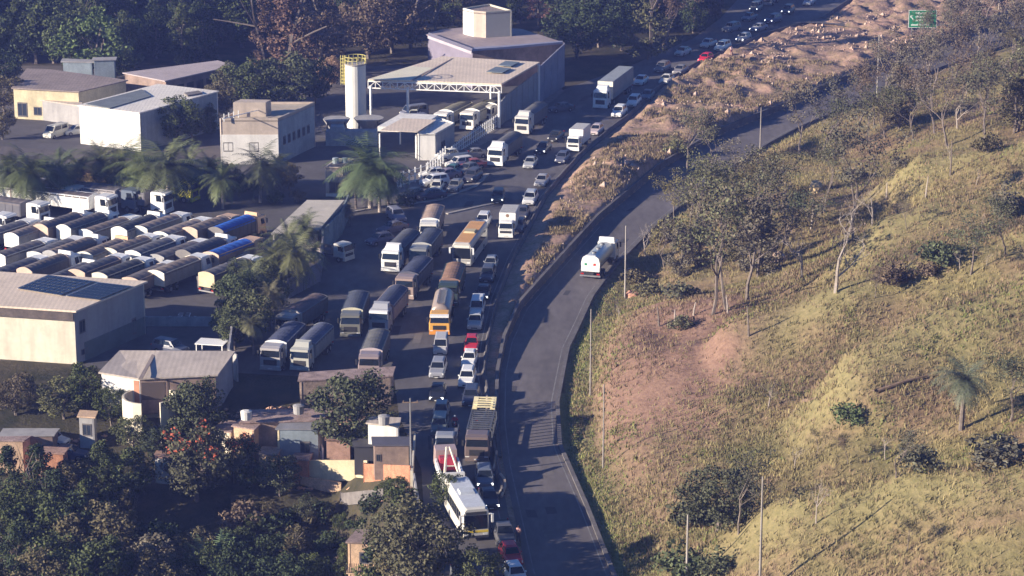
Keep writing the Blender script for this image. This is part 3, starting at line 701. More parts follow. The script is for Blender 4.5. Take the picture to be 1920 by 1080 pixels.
# ---- right lane, from the bottom of the picture upward
Q = 'vehicles queuing on the highway'
car(976,1104,'hatch',WHITE,'white car cut by the bottom edge, nearest of all cars', lean=-14)
car(966,1066,'hatch',RED,'bright red hatchback right in front of the dark grey pickup', lean=-12)
car(951,1031,'pickup',(.10,.10,.11),'dark grey pickup standing behind the red hatchback near the bottom edge', lean=-8)
car(922,960,'sedan',(.03,.035,.06),'dark blue sedan with lit headlamps beside the white roofed bus', lean=-8, lit=True)
car(910,922,'suv',(.14,.16,.20),'blue grey car right behind the dark sedan, beside the towed bus', lean=-3, lit=True)
tk(894,870,'carrier','empty car carrier with ladder-like rack and brown grey cab', cab=(.17,.13,.12), cargo=(.10,.105,.12), lean=4, cat='car carrier')
car(881,767,'suv',(.05,.06,.10),'dark blue car waiting behind the empty car carrier', lean=3)
car(873,731,'suv',WHITE,'white car between a white hatchback and the dark blue car', lean=4)
car(877,693,'hatch',WHITE,'white hatchback right behind the white car and below the red one', lean=5)
car(883,664,'hatch',(.48,.03,.05),'red car among white and silver cars, beside the orange and white tank truck')
car(889,623,'suv',SILV,'silver grey car directly behind the red car in mid queue')
car(893,596,'van',(.62,.63,.64),'pale people carrier behind the silver grey car', sc=.95)
car(903,566,'sedan',(.03,.035,.06),'dark sedan with lit headlamps behind the pale people carrier', lit=True)
car(911,533,'suv',(.07,.075,.10),'dark car with a pale number plate, second behind the pale people carrier')
car(917,511,'hatch',(.32,.33,.35),'grey hatchback behind the two dark cars, beside the orange roofed bus')
# ---- left lane
car(868,1110,'sedan',GREY,'grey sedan half hidden under the lowest roadside tree', lean=-6)
place(bus_proto('city'), 893, 1016, 'white roofed city bus with a yellow front stripe, partly behind a tree', 'bus', Q, {'body': (.62,.60,.55), 'roof_panel': (.52,.55,.60), 'mirror': WHITE, 'bumper': (.05,.05,.06), 'front_stripe': (.85,.62,.05), 'destination_board': (.05,.05,.05), 'air_conditioner': (.5,.53,.56)}, lean=-13, sc=(1,.86,1))
tk(834,862,'flat','small truck with a grey windscreen ahead of the two grey cars', cab=(.28,.29,.32), cargo=(.15,.15,.17), lean=2)
car(822,822,'suv',(.19,.22,.22),'grey green car directly behind the small grey truck', lean=2)
car(825,792,'hatch',(.22,.24,.25),'grey hatchback two places behind the small grey truck', lean=3)
car(818,757,'sedan',(.02,.022,.03),'black car with bright lamps in the left lane, above the two grey cars', lean=3, lit=True)
car(818,714,'suv',(.28,.29,.33),'blue grey off-roader alone in the left lane below the silver van', lean=4)
car(825,669,'van',(.50,.49,.49),'silver van in the sunlit patch below the orange and white tank truck', sc=.92)
tk(824,632,'mixer','tank truck with orange lower cab, white visor and a railed walkway', cab=(.80,.36,.04), cargo=(.45,.36,.30), lean=2, extra={'sun_visor': WHITE, 'cab': (.74,.40,.09), 'bumper': (.74,.30,.05)}, cat='tank truck', skip=('roof_deflector',))
tk(840,578,'rigid','dark green truck with a brown load behind the orange and white tank truck', cab=(.04,.06,.055), cargo=(.05,.07,.06), tarp=(.25,.15,.10), head=(.30,.18,.13))
place(bus_proto('coach'), 866, 503, 'coach with an orange striped roof in the left lane', 'bus', Q, {'body': (.48,.46,.42), 'roof_panel': (.62,.33,.12), 'mirror': WHITE, 'bumper': (.2,.2,.22), 'front_stripe': (.3,.3,.3), 'destination_board': (.7,.7,.62), 'air_conditioner': (.5,.42,.25)}, lean=10)
car(902,431,'suv',(.66,.66,.66),'white car following the orange roofed coach on its right')
tk(948,449,'box','white box truck with a small round emblem above its cab', cab=WHITE, cargo=(.45,.44,.42), extra={'cargo_box': WHITE}, lean=7, cat='box truck')
car(976,414,'sedan',(.08,.08,.10),'dark grey car in the shade beside the white box truck')
car(969,438,'hatch',(.12,.12,.14),'grey hatchback squeezed between the box truck and the barrier')
car(990,388,'suv',(.55,.56,.57),'silver white car just behind the white box truck')
car(932,385,'suv',(.02,.04,.06),'dark blue off-roader left of the silver white car', lit=True, lean=4)
car(1011,353,'sedan',(.40,.39,.40),'silver sedan alone in the sunlit stretch of the highway')
car(990,319,'sedan',(.35,.36,.38),'white fronted dark glass car below the black motorcycle', lean=10)
car(1049,309,'hatch',(.10,.11,.16),'dark blue hatchback with a pale front below the white delivery van')
car(1012,291,'sedan',(.03,.035,.04),'black car right behind the white fronted car', lit=True)
car(1035,269,'pickup',(.03,.03,.035),'black pickup left of the white delivery truck', sc=.9)
tk(1074,286,'box','white delivery truck beside the median, left of the pinkish car', cab=WHITE, cargo=(.5,.48,.45), extra={'cargo_box': WHITE}, cat='box truck')
car(1112,256,'hatch',(.50,.42,.43),'pinkish silver hatchback next to the white delivery truck')
tk(928,314,'dump','white truck with a dark tarp leading the slip lane', cab=WHITE, cargo=(.10,.10,.11), tarp=(.10,.10,.11), lean=17, head=WHITE)
tk(978,254,'dump','second truck with a grey tarp behind the leading white one', cab=(.6,.58,.54), cargo=(.12,.12,.13), tarp=(.13,.13,.135), lean=17, head=(.6,.6,.56))
car(1030,212,'sedan',(.10,.10,.12),'dark sedan parked by the tall panel wall', lean=60)
tk(1125,206,'semi_box','white semi truck with a tall grey box trailer under the trees', cab=WHITE, cargo=(.26,.27,.27), lean=17, head=(.72,.70,.6), extra={'box_roof': (.30,.32,.33)})
car(1155,223,'suv',WHITE,'white car to the lower right of the tall box trailer')
car(1183,203,'suv',(.74,.74,.73),'white off-roader with a dark grille beside the tall box trailer')
car(1209,190,'sedan',(.18,.20,.24),'blue grey sedan in the shade of the tall box trailer')
car(1195,162,'sedan',(.70,.70,.68),'white sedan just behind the tall box trailer')
car(1243,160,'sedan',(.60,.58,.54),'pale sedan near the barrier, level with the end of the box trailer')
car(1234,138,'suv',(.20,.19,.20),'brownish grey car at the left kerb behind the white sedan')
car(1268,142,'sedan',(.22,.21,.22),'grey sedan by the barrier below the far red car')
car(1315,119,'hatch',(.60,.02,.05),'bright red car far up the highway, below two white ones')
car(1271,107,'sedan',(.45,.50,.50),'silver sedan at the left kerb, left of the far red car')
car(1346,98,'suv',(.78,.80,.74),'white car standing just above the far red car')
car(1319,92,'pickup',(.55,.55,.55),'white pickup at the left kerb above the far red car', sc=.9)
car(1386,80,'hatch',(.40,.41,.44),'silver hatchback right behind the far white car', lit=True)
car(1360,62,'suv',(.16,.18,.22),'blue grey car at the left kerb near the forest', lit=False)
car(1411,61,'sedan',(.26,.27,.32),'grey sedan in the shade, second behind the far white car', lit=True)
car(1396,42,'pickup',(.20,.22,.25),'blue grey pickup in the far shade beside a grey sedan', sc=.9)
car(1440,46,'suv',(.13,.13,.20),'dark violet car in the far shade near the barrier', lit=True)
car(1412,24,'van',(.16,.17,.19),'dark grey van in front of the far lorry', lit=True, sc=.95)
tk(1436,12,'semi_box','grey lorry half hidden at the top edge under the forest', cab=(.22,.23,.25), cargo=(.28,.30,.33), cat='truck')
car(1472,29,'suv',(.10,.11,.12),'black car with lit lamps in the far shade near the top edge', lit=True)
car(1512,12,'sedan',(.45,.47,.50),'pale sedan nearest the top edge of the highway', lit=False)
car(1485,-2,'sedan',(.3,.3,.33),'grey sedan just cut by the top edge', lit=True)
# ---- the column of heavy trucks on the left side of the highway
H_ = 'heavy trucks standing in columns'
tk(732,513,'dump','white truck with a grey tarp beside the orange roofed coach', cab=WHITE, cargo=(.09,.10,.12), tarp=(.075,.08,.10), lean=13, group=H_)
tk(803,460,'rigid','truck with a flat brown tarp and white front, last of its column', cab=(.70,.68,.62), cargo=(.25,.2,.17), tarp=(.34,.25,.20), lean=4, group=H_, head=WHITE)
tk(784,508,'rigid','grey truck with a dark blue tarp in front of the brown tarped one', cab=(.20,.21,.22), cargo=(.08,.09,.11), tarp=(.06,.07,.10), lean=10, group=H_, head=(.4,.4,.38))
tk(758,565,'rigid','truck with a pinkish front frame between the grey truck and the silver one', cab=(.33,.25,.22), cargo=(.10,.10,.13), tarp=(.05,.06,.10), lean=12, group=H_)
tk(710,628,'dump','silver truck with a white visor and navy tarp', cab=(.34,.35,.38), cargo=(.30,.24,.21), tarp=(.05,.06,.10), lean=11, group=H_, extra={'sun_visor': WHITE})
tk(657,636,'rigid','dark olive truck with a pale headboard left of the silver truck with white visor', cab=(.17,.17,.15), cargo=(.10,.11,.12), tarp=(.07,.08,.11), lean=3, group=H_, head=(.62,.58,.42))
tk(562,699,'dump','silver truck with a blue grey tarp, front one by the ruined wall', cab=(.42,.42,.38), cargo=(.22,.24,.24), tarp=(.08,.09,.14), lean=13, group=H_, sc=.94)
tk(507,699,'rigid','white fronted truck, leftmost of the front row by the ruined wall', cab=(.40,.38,.38), cargo=(.12,.12,.14), tarp=(.06,.07,.12), lean=12, group=H_, head=WHITE)
tk(533,640,'rigid','truck with a brownish tarp behind the white fronted one, next to the palms', cab=(.25,.24,.23), cargo=(.10,.10,.10), tarp=(.12,.09,.09), lean=20, group=H_, head=(.5,.46,.42))
tk(692,715,'rigid','truck with a grey olive tarp standing behind the ruined wall', cab=(.30,.24,.24), cargo=(.10,.10,.10), tarp=(.12,.12,.12), lean=4, group=H_, head=(.5,.42,.42))
tk(655,492,'flat','small flatbed truck with a white cab frame in the shade of the shed', cab=(.6,.58,.52), cargo=(.25,.22,.22), lean=-55, group=H_)
car(752,420,'suv',(.22,.23,.30),'pale blue car parked in the shade above the column of trucks', lean=-20, group='cars parked in the shade')
car(712,440,'sedan',(.13,.13,.18),'dark grey sedan parked in shade left of the pale blue car', lean=50, group='cars parked in the shade')
car(690,462,'hatch',(.10,.10,.15),'dark hatchback parked lowest in the shade by the shed fence', lean=52, group='cars parked in the shade')
# ---- tank truck going away on the empty road
p = G(1106, 527); 
t_ = inst(truck_proto('tanker'), (0,0,0), 0, 'white tank truck driving away on the empty curving road', 'tank truck', None, {'cab': WHITE, 'bumper': WHITE, 'roof_deflector': WHITE, 'tank': (.45,.50,.52), 'rear_cabinet': WHITE})
hd = R(16); dv = Vector((math.sin(hd), math.cos(hd), 0)); t_.location = p + dv * 10.7 + Vector((0,0,.06)); t_.rotation_euler = (0,0,math.pi - hd)
# ---- scrapped and parked cars beside the kiosk
S_ = 'cars crowded on the lot beside the kiosk'
lot = [(815,365,'hatch',(.72,.70,.60),8,'cream white hatchback in the front row of the lot'),
 (847,363,'hatch',(.20,.20,.21),14,'grey hatchback in the front row of the lot, right of the cream one'),
 (876,345,'suv',(.06,.06,.08),20,'black car at the right corner of the lot'),
 (790,352,'suv',(.66,.66,.66),60,'white car with dark windows left of the cream hatchback'),
 (782,376,'sedan',(.05,.055,.09),65,'long dark blue sedan at the front left of the lot'),
 (755,378,'hatch',(.03,.04,.04),40,'black hatchback partly under the big palm'),
 (836,333,'sedan',(.05,.13,.15),25,'teal car in the middle of the lot'),
 (786,335,'hatch',(.70,.69,.67),75,'white hatchback next to the lot fence'),
 (812,338,'sedan',(.22,.18,.22),60,'mauve grey sedan in the second row of the lot'),
 (862,330,'hatch',(.12,.12,.13),35,'dark grey hatchback behind the black corner car'),
 (838,318,'suv',(.62,.60,.58),60,'pale car with open pillars in the back row of the lot'),
 (858,318,'sedan',(.28,.08,.08),70,'dull red sedan at the back of the lot'),
 (820,303,'pickup',(.66,.66,.62),60,'white pickup at the far end of the lot'),
 (862,298,'sedan',(.20,.20,.22),70,'grey car last at the road end of the lot')]
for (x, y, k, c_, ln, lb) in lot: car(x, y, k, c_, lb, lean=ln, group=S_)
# ---- under the big canopy
U_ = 'vehicles parked by the big canopy'
for (x, y, k, c_, ln, lb) in [(753,222,'van',(.20,.21,.27),60,'blue grey van in the deep shade under the canopy'),(772,228,'hatch',(.62,.64,.60),10,'small white car in the canopy shade'),(752,240,'van',(.16,.17,.24),60,'lower blue grey van behind the kiosk roof'),(120,255,'sedan',(.6,.6,.56),60,'white car next to the white warehouse corner'),(88,262,'van',(.60,.58,.5),30,'white van at the left of the warehouse corner')]:
    car(x, y, k, c_, lb, lean=ln, group=U_)
for (x, y, cb, ln, lb) in [(826,248,(.7,.68,.64),22,'white cab truck under the canopy, leftmost of three'),(875,246,(.72,.68,.62),22,'white cab truck in the middle under the canopy edge'),(908,234,(.70,.70,.66),22,'white cab truck nearest the canopy corner column')]:
    tk(x, y, 'rigid', lb, cab=cb, cargo=(.4,.38,.3), tarp=(.18,.18,.15), lean=ln, group=U_, head=WHITE)
car(127,838,'hatch',(.55,.60,.66),'white and blue car beside the brick house at the lower left', lean=-70, group='cars in the lower left yards', z=None)
car(165,862,'sedan',(.02,.05,.12),'dark blue car below the white one in the lower left yard', lean=-80, group='cars in the lower left yards')
car(348,668,'suv',(.07,.08,.12),'dark car in the shade behind the long shed roof', lean=-60, group='cars in the lower left yards')

# ---- the truck yard: rows of parked trucks, cabs away from the camera
YD = R(30)
ydir = Vector((math.sin(YD), math.cos(YD), 0))
o0 = W0(287, 557)
tarps = [(.11,.10,.105),(.14,.12,.11),(.07,.075,.095),(.18,.145,.125),(.10,.10,.115),(.22,.18,.16),(.05,.052,.06)]
gates = [(.70,.69,.66),(.60,.56,.46),(.45,.34,.25),(.30,.30,.31),(.72,.71,.68),(.50,.38,.30),(.62,.62,.56),(.16,.15,.15)]
rows_ = []
rnd = random.Random(4)
ordn = ['first','second','third','fourth','fifth','sixth','seventh','eighth','ninth','tenth','eleventh','twelfth','thirteenth','fourteenth','fifteenth']
rowname = ['nearest row','middle row','farthest row']
for r in range(3):
    row = []
    for c in range(-16, 9):
        base = o0 + Vector((3.35 * c, 0, 0)) + ydir * (12.0 * r) + Vector((rnd.uniform(-.22,.22), rnd.uniform(-1.9,1.5), 0))
        if r >= 1: base += Vector((rnd.uniform(-.1,.1), 0, 0))
        px, py = to_px(base); ex, ey = to_px(base + ydir * 11)
        if px < -60 or px > 470 - r*0 or ex > 520: continue
        if r == 0 and c in (1,) or (r == 0 and c > 2): continue
        if r == 1 and px < 190: 
            if py > 0 and px < -10: continue
        if r == 4 and px < 215: continue
        if r == 3 and px < 30: continue
        row.append((px, base, c))
    row.sort(key=lambda q: q[0])
    for i, (px, base, c) in enumerate(row):
        tcol = rnd.choice(tarps); gcol = rnd.choice(gates); ccol = WHITE if rnd.random() < .8 else (.6,.4,.25)
        blue = (r == 1 and i == len(row)-1) or (r == 2 and i == len(row)-1)
        desc = 'dark tarped truck'
        if blue: tcol = (.02,.10,.42); desc = 'bright blue tarped truck'
        elif tcol[0] > .16: desc = 'brown tarped truck'
        if gcol[0] < .65: desc = desc.replace('truck','tan tailed truck')
        if r == 0 and c == 2: desc = 'low truck with beige tailgate'; gcol = (.55,.45,.30)
        if r == 0 and c == 0: desc = 'cream tailed truck'; gcol = (.72,.66,.55)
        lb = f'{desc}, {ordn[min(i,14)]} from left in the {rowname[r]} of the yard'
        kind_ = 'rigid' if rnd.random() < .35 else 'dump'
        if rnd.random() < .06 and r == 2: continue
        t_ = inst(truck_proto(kind_), (0,0,0), 0, lb, 'truck', 'trucks parked in rows in the yard', {'cab': ccol, 'bumper': ccol, 'sun_visor': ccol, 'roof_deflector': ccol, 'headboard': gcol, 'cargo_box': tuple(g*.35 for g in gcol), 'tailgate': gcol, 'tarpaulin': tcol},
            sc=(rnd.uniform(.95,1.02), rnd.uniform(.93,1.02), rnd.uniform(.88,1.05)))
        t_.location = base + ydir * 10.4 + Vector((0,0,.05)); t_.rotation_euler = (0,0,math.pi - YD + rnd.uniform(-.045,.045))
# long lorries side-on behind the rows
for (x, y, cb, tp, cg, ln, lb) in [
 (22,446,WHITE,(.20,.18,.18),(.4,.38,.36),-62,'white cab lorry cut by the left edge behind the rows'),
 (150,392,(.5,.48,.45),(.22,.19,.18),(.3,.28,.28),-66,'grey cab lorry behind the long white trailer'),
 (85,424,WHITE,(.16,.14,.14),(.10,.10,.12),-62,'white cab lorry facing right in front of the long white trailer'),
 (213,410,WHITE,(.12,.10,.10),WHITE,-66,'white cab lorry pulling the long white sided trailer'),
 (262,398,(.12,.15,.20),(.11,.10,.11),(.4,.38,.38),-66,'dark blue cab lorry right of the long white trailer'),
 (317,402,WHITE,(.10,.10,.10),(.16,.15,.17),-66,'white cab lorry behind the yard rows, left of the yellow one'),
 (367,380,(.75,.70,.06),(.20,.13,.08),(.70,.50,.25),-68,'yellow cab lorry with an orange topped long trailer')]:
    tk(x, y, 'long', lb, cab=cb, cargo=cg, tarp=tp, lean=ln, group='long lorries parked side-on', head=cg)
# ------------------------------------------------------------ buildings
def V(p, z): q = W0(p[0], p[1], z); return q
def quad_from3(FL, FR, BR): return [FL, FR, BR, FL + (BR - FR)]
def building(name, roof, label, cat='building', wallm=whitewall, roofm=roofsheet, base=None, over=.3, th=.18, parapet=0, sidemats=None, rname='roof'):
    """roof: list of points (front-left, front-right, back-right, ...), each with its own z"""
    root = empty(name, (0,0,0)); tag(root, label, cat)
    cxy = sum((Vector(p) for p in roof), Vector()) / len(roof)
    g = min(hz(p.x, p.y) for p in roof) if base is None else base
    root.location = (cxy.x, cxy.y, g)
    off = Vector(root.location); n = len(roof)
    def loc(p): return Vector(p) - off
    top = [loc(p) for p in roof]; bot = [Vector((p.x, p.y, -.4)) for p in top]
    groups = {}
    for i in range(n):
        mm = (sidemats or {}).get(i, wallm); groups.setdefault(mm.name, (mm, []))[1].append(i)
    for k, (mm, ids) in groups.items():
        mb = MB()
        for i in ids:
            j = (i+1) % n; a_, b_ = top[i], top[j]; d = (b_ - a_); d.z = 0
            nn = Vector((d.y, -d.x, 0)).normalized() * .2
            e_ = d.normalized() * .0
            mb.hexa([bot[i], bot[j], bot[j]-nn, bot[i]-nn], [a_, b_, b_-nn, a_-nn])
        mb.build('wall', mm, root)
    # roof slab
    cc = sum(top, Vector()) / n
    o_ = []
    for p in top:
        d = Vector((p.x-cc.x, p.y-cc.y, 0)); o_.append(p + d.normalized() * over * 1.3 + Vector((0,0,.02)))
    mb = MB(); mb.poly(o_ + [p + Vector((0,0,th)) for p in o_], [tuple(range(n-1,-1,-1)), tuple(range(n,2*n))] + [(i,(i+1)%n,n+(i+1)%n,n+i) for i in range(n)])
    rf = mb.build(rname, roofm, root)
    if parapet:
        mb = MB()
        for i in range(n):
            j = (i+1) % n; a_, b_ = o_[i], o_[j]; d = (b_-a_); nn = Vector((d.y,-d.x,0)).normalized()*.22
            mb.hexa([a_, b_, b_-nn, a_-nn], [p + Vector((0,0,parapet)) for p in (a_, b_, b_-nn, a_-nn)])
        mb.build('parapet', wallm, root)
    root['_n'] = n
    return root, top, rf
def openings(root, top, edge, rects, m=None, name='window', proud=.03, frame=True):
    n = len(top); a_, b_ = top[edge], top[(edge+1) % n]; d = b_ - a_; d.z = 0; L = d.length; d.normalize(); nn = Vector((d.y, -d.x, 0))
    z0 = min(a_.z, b_.z)
    for (t0, t1, zz0, zz1) in rects:
        p = a_.copy(); p.z = 0
        q = [p + d*t0*L + Vector((0,0,zz0)), p + d*t1*L + Vector((0,0,zz0)), p + d*t1*L + Vector((0,0,zz1)), p + d*t0*L + Vector((0,0,zz1))]
        if frame:
            w = MB(); f_ = .09
            for (u0,u1,v0,v1) in ((0,1,0,f_),(0,1,1-f_,1),(0,f_*.7,f_,1-f_),(1-f_*.7,1,f_,1-f_),(.48,.52,f_,1-f_)):
                at = lambda u, v: (q[0]*(1-u)+q[1]*u)*(1-v) + (q[3]*(1-u)+q[2]*u)*v
                c = [at(u0,v0), at(u1,v0), at(u1,v1), at(u0,v1)]
                w.hexa([x - nn*.05 for x in c], [x + nn*.06 for x in c])
            fr = w.build(name, concrete_d if m is None else m[1], root)
            MB().hexa([x - nn*.05 for x in q], [x + nn*.03 for x in q]).build('pane', wglass if m is None else m[0], fr)
        else:
            MB().hexa([x - nn*.05 for x in q], [x + nn*proud for x in q]).build(name, m[0] if m else wglass, root)
    return
def flatpart(root, pxs, z, th, name, m, parent=None):
    off = Vector(root.location); P = [V(p, z) - off for p in pxs]
    n = len(P)
    return MB().poly(P + [p + Vector((0,0,th)) for p in P], [tuple(range(n-1,-1,-1)), tuple(range(n,2*n))] + [(i,(i+1)%n,n+(i+1)%n,n+i) for i in range(n)]).build(name, m, parent or root)
# --- big cream warehouse with solar panels
z = 6.3
FR = V((139,585), z); BR = V((270,531), z); FL = V((-150,566), z)
whs, top, rf = building('warehouse', quad_from3(FL, FR, BR), 'big cream warehouse with two fields of solar panels on its roof', wallm=creamwall, roofm=rooftan, over=.35, th=.22, sidemats={1: greywall}, parapet=0)  # right wall is greyer: its shade is put into the colour
for pts in ([(32,541),(90,516),(178,528),(114,554)], [(124,555),(185,530),(246,537),(184,562)]):
    f = flatpart(whs, pts, z+.32, .08, 'solar_array', metal)
    P = [V(p, z+.41) - Vector(whs.location) for p in pts]; mb = MB(); K = 9
    for k in range(K):
        for j in range(6):
            a0, a1 = k/K+.012, (k+1)/K-.012; b0, b1 = j/6+.01, (j+1)/6-.01
            at = lambda u, v: (P[0]*(1-u)+P[3]*u)*(1-v) + (P[1]*(1-u)+P[2]*u)*v
            c = [at(a0,b0), at(a1,b0), at(a1,b1), at(a0,b1)]
            mb.hexa(c, [q + Vector((0,0,.04)) for q in c])
    mb.build('solar_cells', solarm, f)
openings(whs, top, 1, [(.06,.14,3.4,5.0),(.07,.16,.8,1.5),(.8,.86,.6,2.6)])
d = (top[1]-top[0]); d.normalize()
MB().hexa([top[0]+Vector((0,-.35,-1.0)), top[1]+Vector((-.1,-.32,-1.0)), top[1]+Vector((-.1,-.02,-1.0)), top[0]+Vector((0,-.02,-1.0))], [top[0]+Vector((0,-.35,-.02)), top[1]+Vector((-.1,-.32,-.02)), top[1]+Vector((-.1,-.02,-.02)), top[0]+Vector((0,-.02,-.02))]).build('fascia', mat('dark_fascia', (.10,.08,.075), .9, .3, 1.5, fine=.2), whs)
a_, b_ = top[1], top[2]; dd = (b_-a_); nn = Vector((dd.y,-dd.x,0)).normalized()*.04
MB().hexa([Vector((a_.x,a_.y,-.3))+dd*.12, Vector((b_.x,b_.y,-.3)), Vector((b_.x,b_.y,-.3))+nn, Vector((a_.x,a_.y,-.3))+dd*.12+nn], [Vector((a_.x,a_.y,2.2))+dd*.12, Vector((b_.x,b_.y,2.2)), Vector((b_.x,b_.y,2.2))+nn, Vector((a_.x,a_.y,2.2))+dd*.12+nn]).build('wainscot', mat('green_grey_paint', (.13,.16,.16), .9, .2, 2), whs)
# --- long low shed below it
z = 3.9
s2, top, rf = building('long_shed', [V((190,700),z), V((262,711),z-.3), V((404,705),z-.2), V((436,662),z), V((300,662),z+.2), V((228,661),z)], 'long low shed with a tan sheet roof below the cream warehouse', wallm=brownwall, roofm=roofsheet, over=.25, sidemats={0: whitewall, 2: greywall}, base=0.0)
openings(s2, top, 0, [(.84,.98,.6,3.4)], (mat('orange_door', (.50,.24,.15), .8, .15, 1), None), 'door', frame=False)
openings(s2, top, 1, [(.36,.38,0.2,3.4),(.02,.33,1.2,3.2)], (mat('shed_opening_shade', (.09,.07,.065), .95), None), 'opening', frame=False)  # dark flat panels, the shade inside the bays put into the colour
flatpart(s2, [(262,738),(404,742),(425,715),(404,705),(262,711)], .35, .25, 'ledge', concrete)
flatpart(s2, [(286,663),(293,663),(267,711),(260,711)], z+.24, .07, 'roof_joint', roofbrown)
tb = MB(); c = G(283, 812); c.z += 0
for k in range(18):
    a0 = 2*math.pi*k/18; a1 = 2*math.pi*(k+1)/18
    if k in (13, 14): continue
    tb.hexa([(3.0*math.cos(a0),3.0*math.sin(a0),-.5),(3.0*math.cos(a1),3.0*math.sin(a1),-.5),(2.75*math.cos(a1),2.75*math.sin(a1),-.5),(2.75*math.cos(a0),2.75*math.sin(a0),-.5)],[(3.0*math.cos(a0),3.0*math.sin(a0),4.3),(3.0*math.cos(a1),3.0*math.sin(a1),4.3),(2.75*math.cos(a1),2.75*math.sin(a1),4.3),(2.75*math.cos(a0),2.75*math.sin(a0),4.3)])
o = tb.build('cistern', creamwall); o.location = c; tag(o, 'round cream walled cistern with a dark opening below the long shed', 'cistern')
# --- white warehouse upper left
z = 6.0
FL = V((148,199), z); FR = V((262,213), z); BR = V((408,173), z)
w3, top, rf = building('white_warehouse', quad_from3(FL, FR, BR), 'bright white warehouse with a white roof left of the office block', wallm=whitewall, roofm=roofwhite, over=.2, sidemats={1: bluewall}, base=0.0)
flatpart(w3, [(160,196),(206,204),(284,181),(266,169)], z+.24, .12, 'grey_roof_panel', mat('grey_sheet', (.16,.18,.19), .7, .15, 2))
flatpart(w3, [(345,176),(372,172),(380,176),(352,181)], z+.24, .2, 'roof_vent', concrete_d)
for nm, pts, z, lb, wm, rm in [
 ('brown_shed', [(25,166),(147,173),(236,152),(96,133),(52,131)], 5.0, 'wide shed with a dark brown roof left of the white warehouse', yellowwall, roofbrown),
 ('low_annex', [(62,187),(150,200),(150,190),(40,178)], 3.2, 'low grey annex in front of the brown roofed shed', greywall, roofsheet),
 ('open_shed', [(234,138),(311,153),(436,125),(406,116)], 4.6, 'long open sided shed with a pale mauve roof', brownwall, mat('mauve_roof', (.42,.36,.36), .85, .12, 5, fine=.08)),
 ('pale_building', [(118,117),(172,118),(174,114),(120,112)], 5.5, 'pale blue grey building in the shade behind the brown shed', bluewall, greywall),
 ('pale_building', [(176,114),(214,113),(216,109),(178,110)], 6.0, 'taller pale building in the shade, right of the blue grey one', bluewall, greywall)]:
    b_, tp_, rf_ = building(nm, [V(p, z) for p in pts], lb, wallm=wm, roofm=rm, over=.3, base=0.0)
    if nm == 'open_shed':
        openings(b_, tp_, 1, [(k/7+.02, k/7+.12, .3, 3.6) for k in range(7)], (mat('opening_shade', (.03,.03,.03), .95), None), 'opening', frame=False)  # near-black panels stand in for the shaded interior between posts
    if nm == 'brown_shed': openings(b_, tp_, 0, [(.05,.2,.4,2.8),(.3,.42,.8,2.2)])
# --- office block
z = 6.6
FL = V((412,228), z); FR = V((521,228), z); BR = V((590,197), z)
of, top, rf = building('office_building', quad_from3(FL, FR, BR), 'beige and white office block with a row of dark side windows', wallm=beigewall, roofm=mat('office_roof', (.42,.36,.28), .9, .12, 4, fine=.1), over=.02, parapet=.5, sidemats={1: bluewall}, base=0.0)  # blue-grey right wall has its shade put into the colour
openings(of, top, 1, [(.12+k*.13, .19+k*.13, 2.6, 4.0) for k in range(6)])
openings(of, top, 0, [(.05,.22,2.0,3.4),(.5,.66,2.0,3.4)])
MB().hexa([Vector((top[0].x,top[0].y-.06,0)),Vector((top[1].x,top[1].y-.06,0)),Vector((top[1].x,top[1].y,0)),Vector((top[0].x,top[0].y,0))],[Vector((top[0].x,top[0].y-.06,4.6)),Vector((top[1].x,top[1].y-.06,4.6)),Vector((top[1].x,top[1].y,4.6)),Vector((top[0].x,top[0].y,4.6))]).build('white_band', whitewall, of)
zz = 9.0
P = [V((437,192),zz), V((498,192),zz), V((508,187),zz), V((452,186),zz)]; off = Vector(of.location)
mb = MB(); mb.hexa([Vector((p.x,p.y,z)) - off for p in P], [p - off for p in P]); mb.build('stair_tower', beigewall, of)
mb = MB()
for k in range(9):
    q = V((420+k*9, 222-k*2.2), z+.6) - off; mb.box(q.x-.07,q.x+.07,q.y-.07,q.y+.07,q.z-.5,q.z+.7)
a_ = V((418,223), z+1.2) - off; b_ = V((494,204), z+1.2) - off; mb.cyl(a_, b_, .07, n=5)
mb.build('roof_railing', whitep, of)
# --- water tower with yellow ladder cage
g = W0(668, 238)
wt = empty('water_tower', g); tag(wt, 'tall white cylindrical tank with a yellow ladder cage beside the canopy', 'water tower')
MB().cyl((0,0,0),(0,0,10.2),1.65,n=24).build('tank', mat('tower_white', (.66,.65,.60), .6, .07, 3), wt, smooth=False)
m = MB(); m.cyl((0,0,10.2),(0,0,10.4),1.8,n=24); m.build('lid', concrete, wt)
m = MB()
for k in range(8): m.box(-2.3,-1.7,-.4,.4,7.2+k*.55+.0,7.26+k*.55)
for sx in (-2.3,-1.95,-1.7):
    for sy in (-.4,.4): m.cyl((sx,sy,7.0),(sx,sy,11.6),.05,n=5)
m.build('ladder_cage', yellowp, wt)
m = MB()
for k in range(14):
    a0 = 2*math.pi*k/14; m.cyl((1.7*math.cos(a0),1.7*math.sin(a0),10.4),(1.7*math.cos(a0),1.7*math.sin(a0),11.5),.05,n=5)
for zz in (10.95,11.5):
    for k in range(14):
        a0 = 2*math.pi*k/14; a1 = 2*math.pi*(k+1)/14; m.cyl((1.7*math.cos(a0),1.7*math.sin(a0),zz),(1.7*math.cos(a1),1.7*math.sin(a1),zz),.045,n=5)
m.build('top_railing', yellowp, wt)
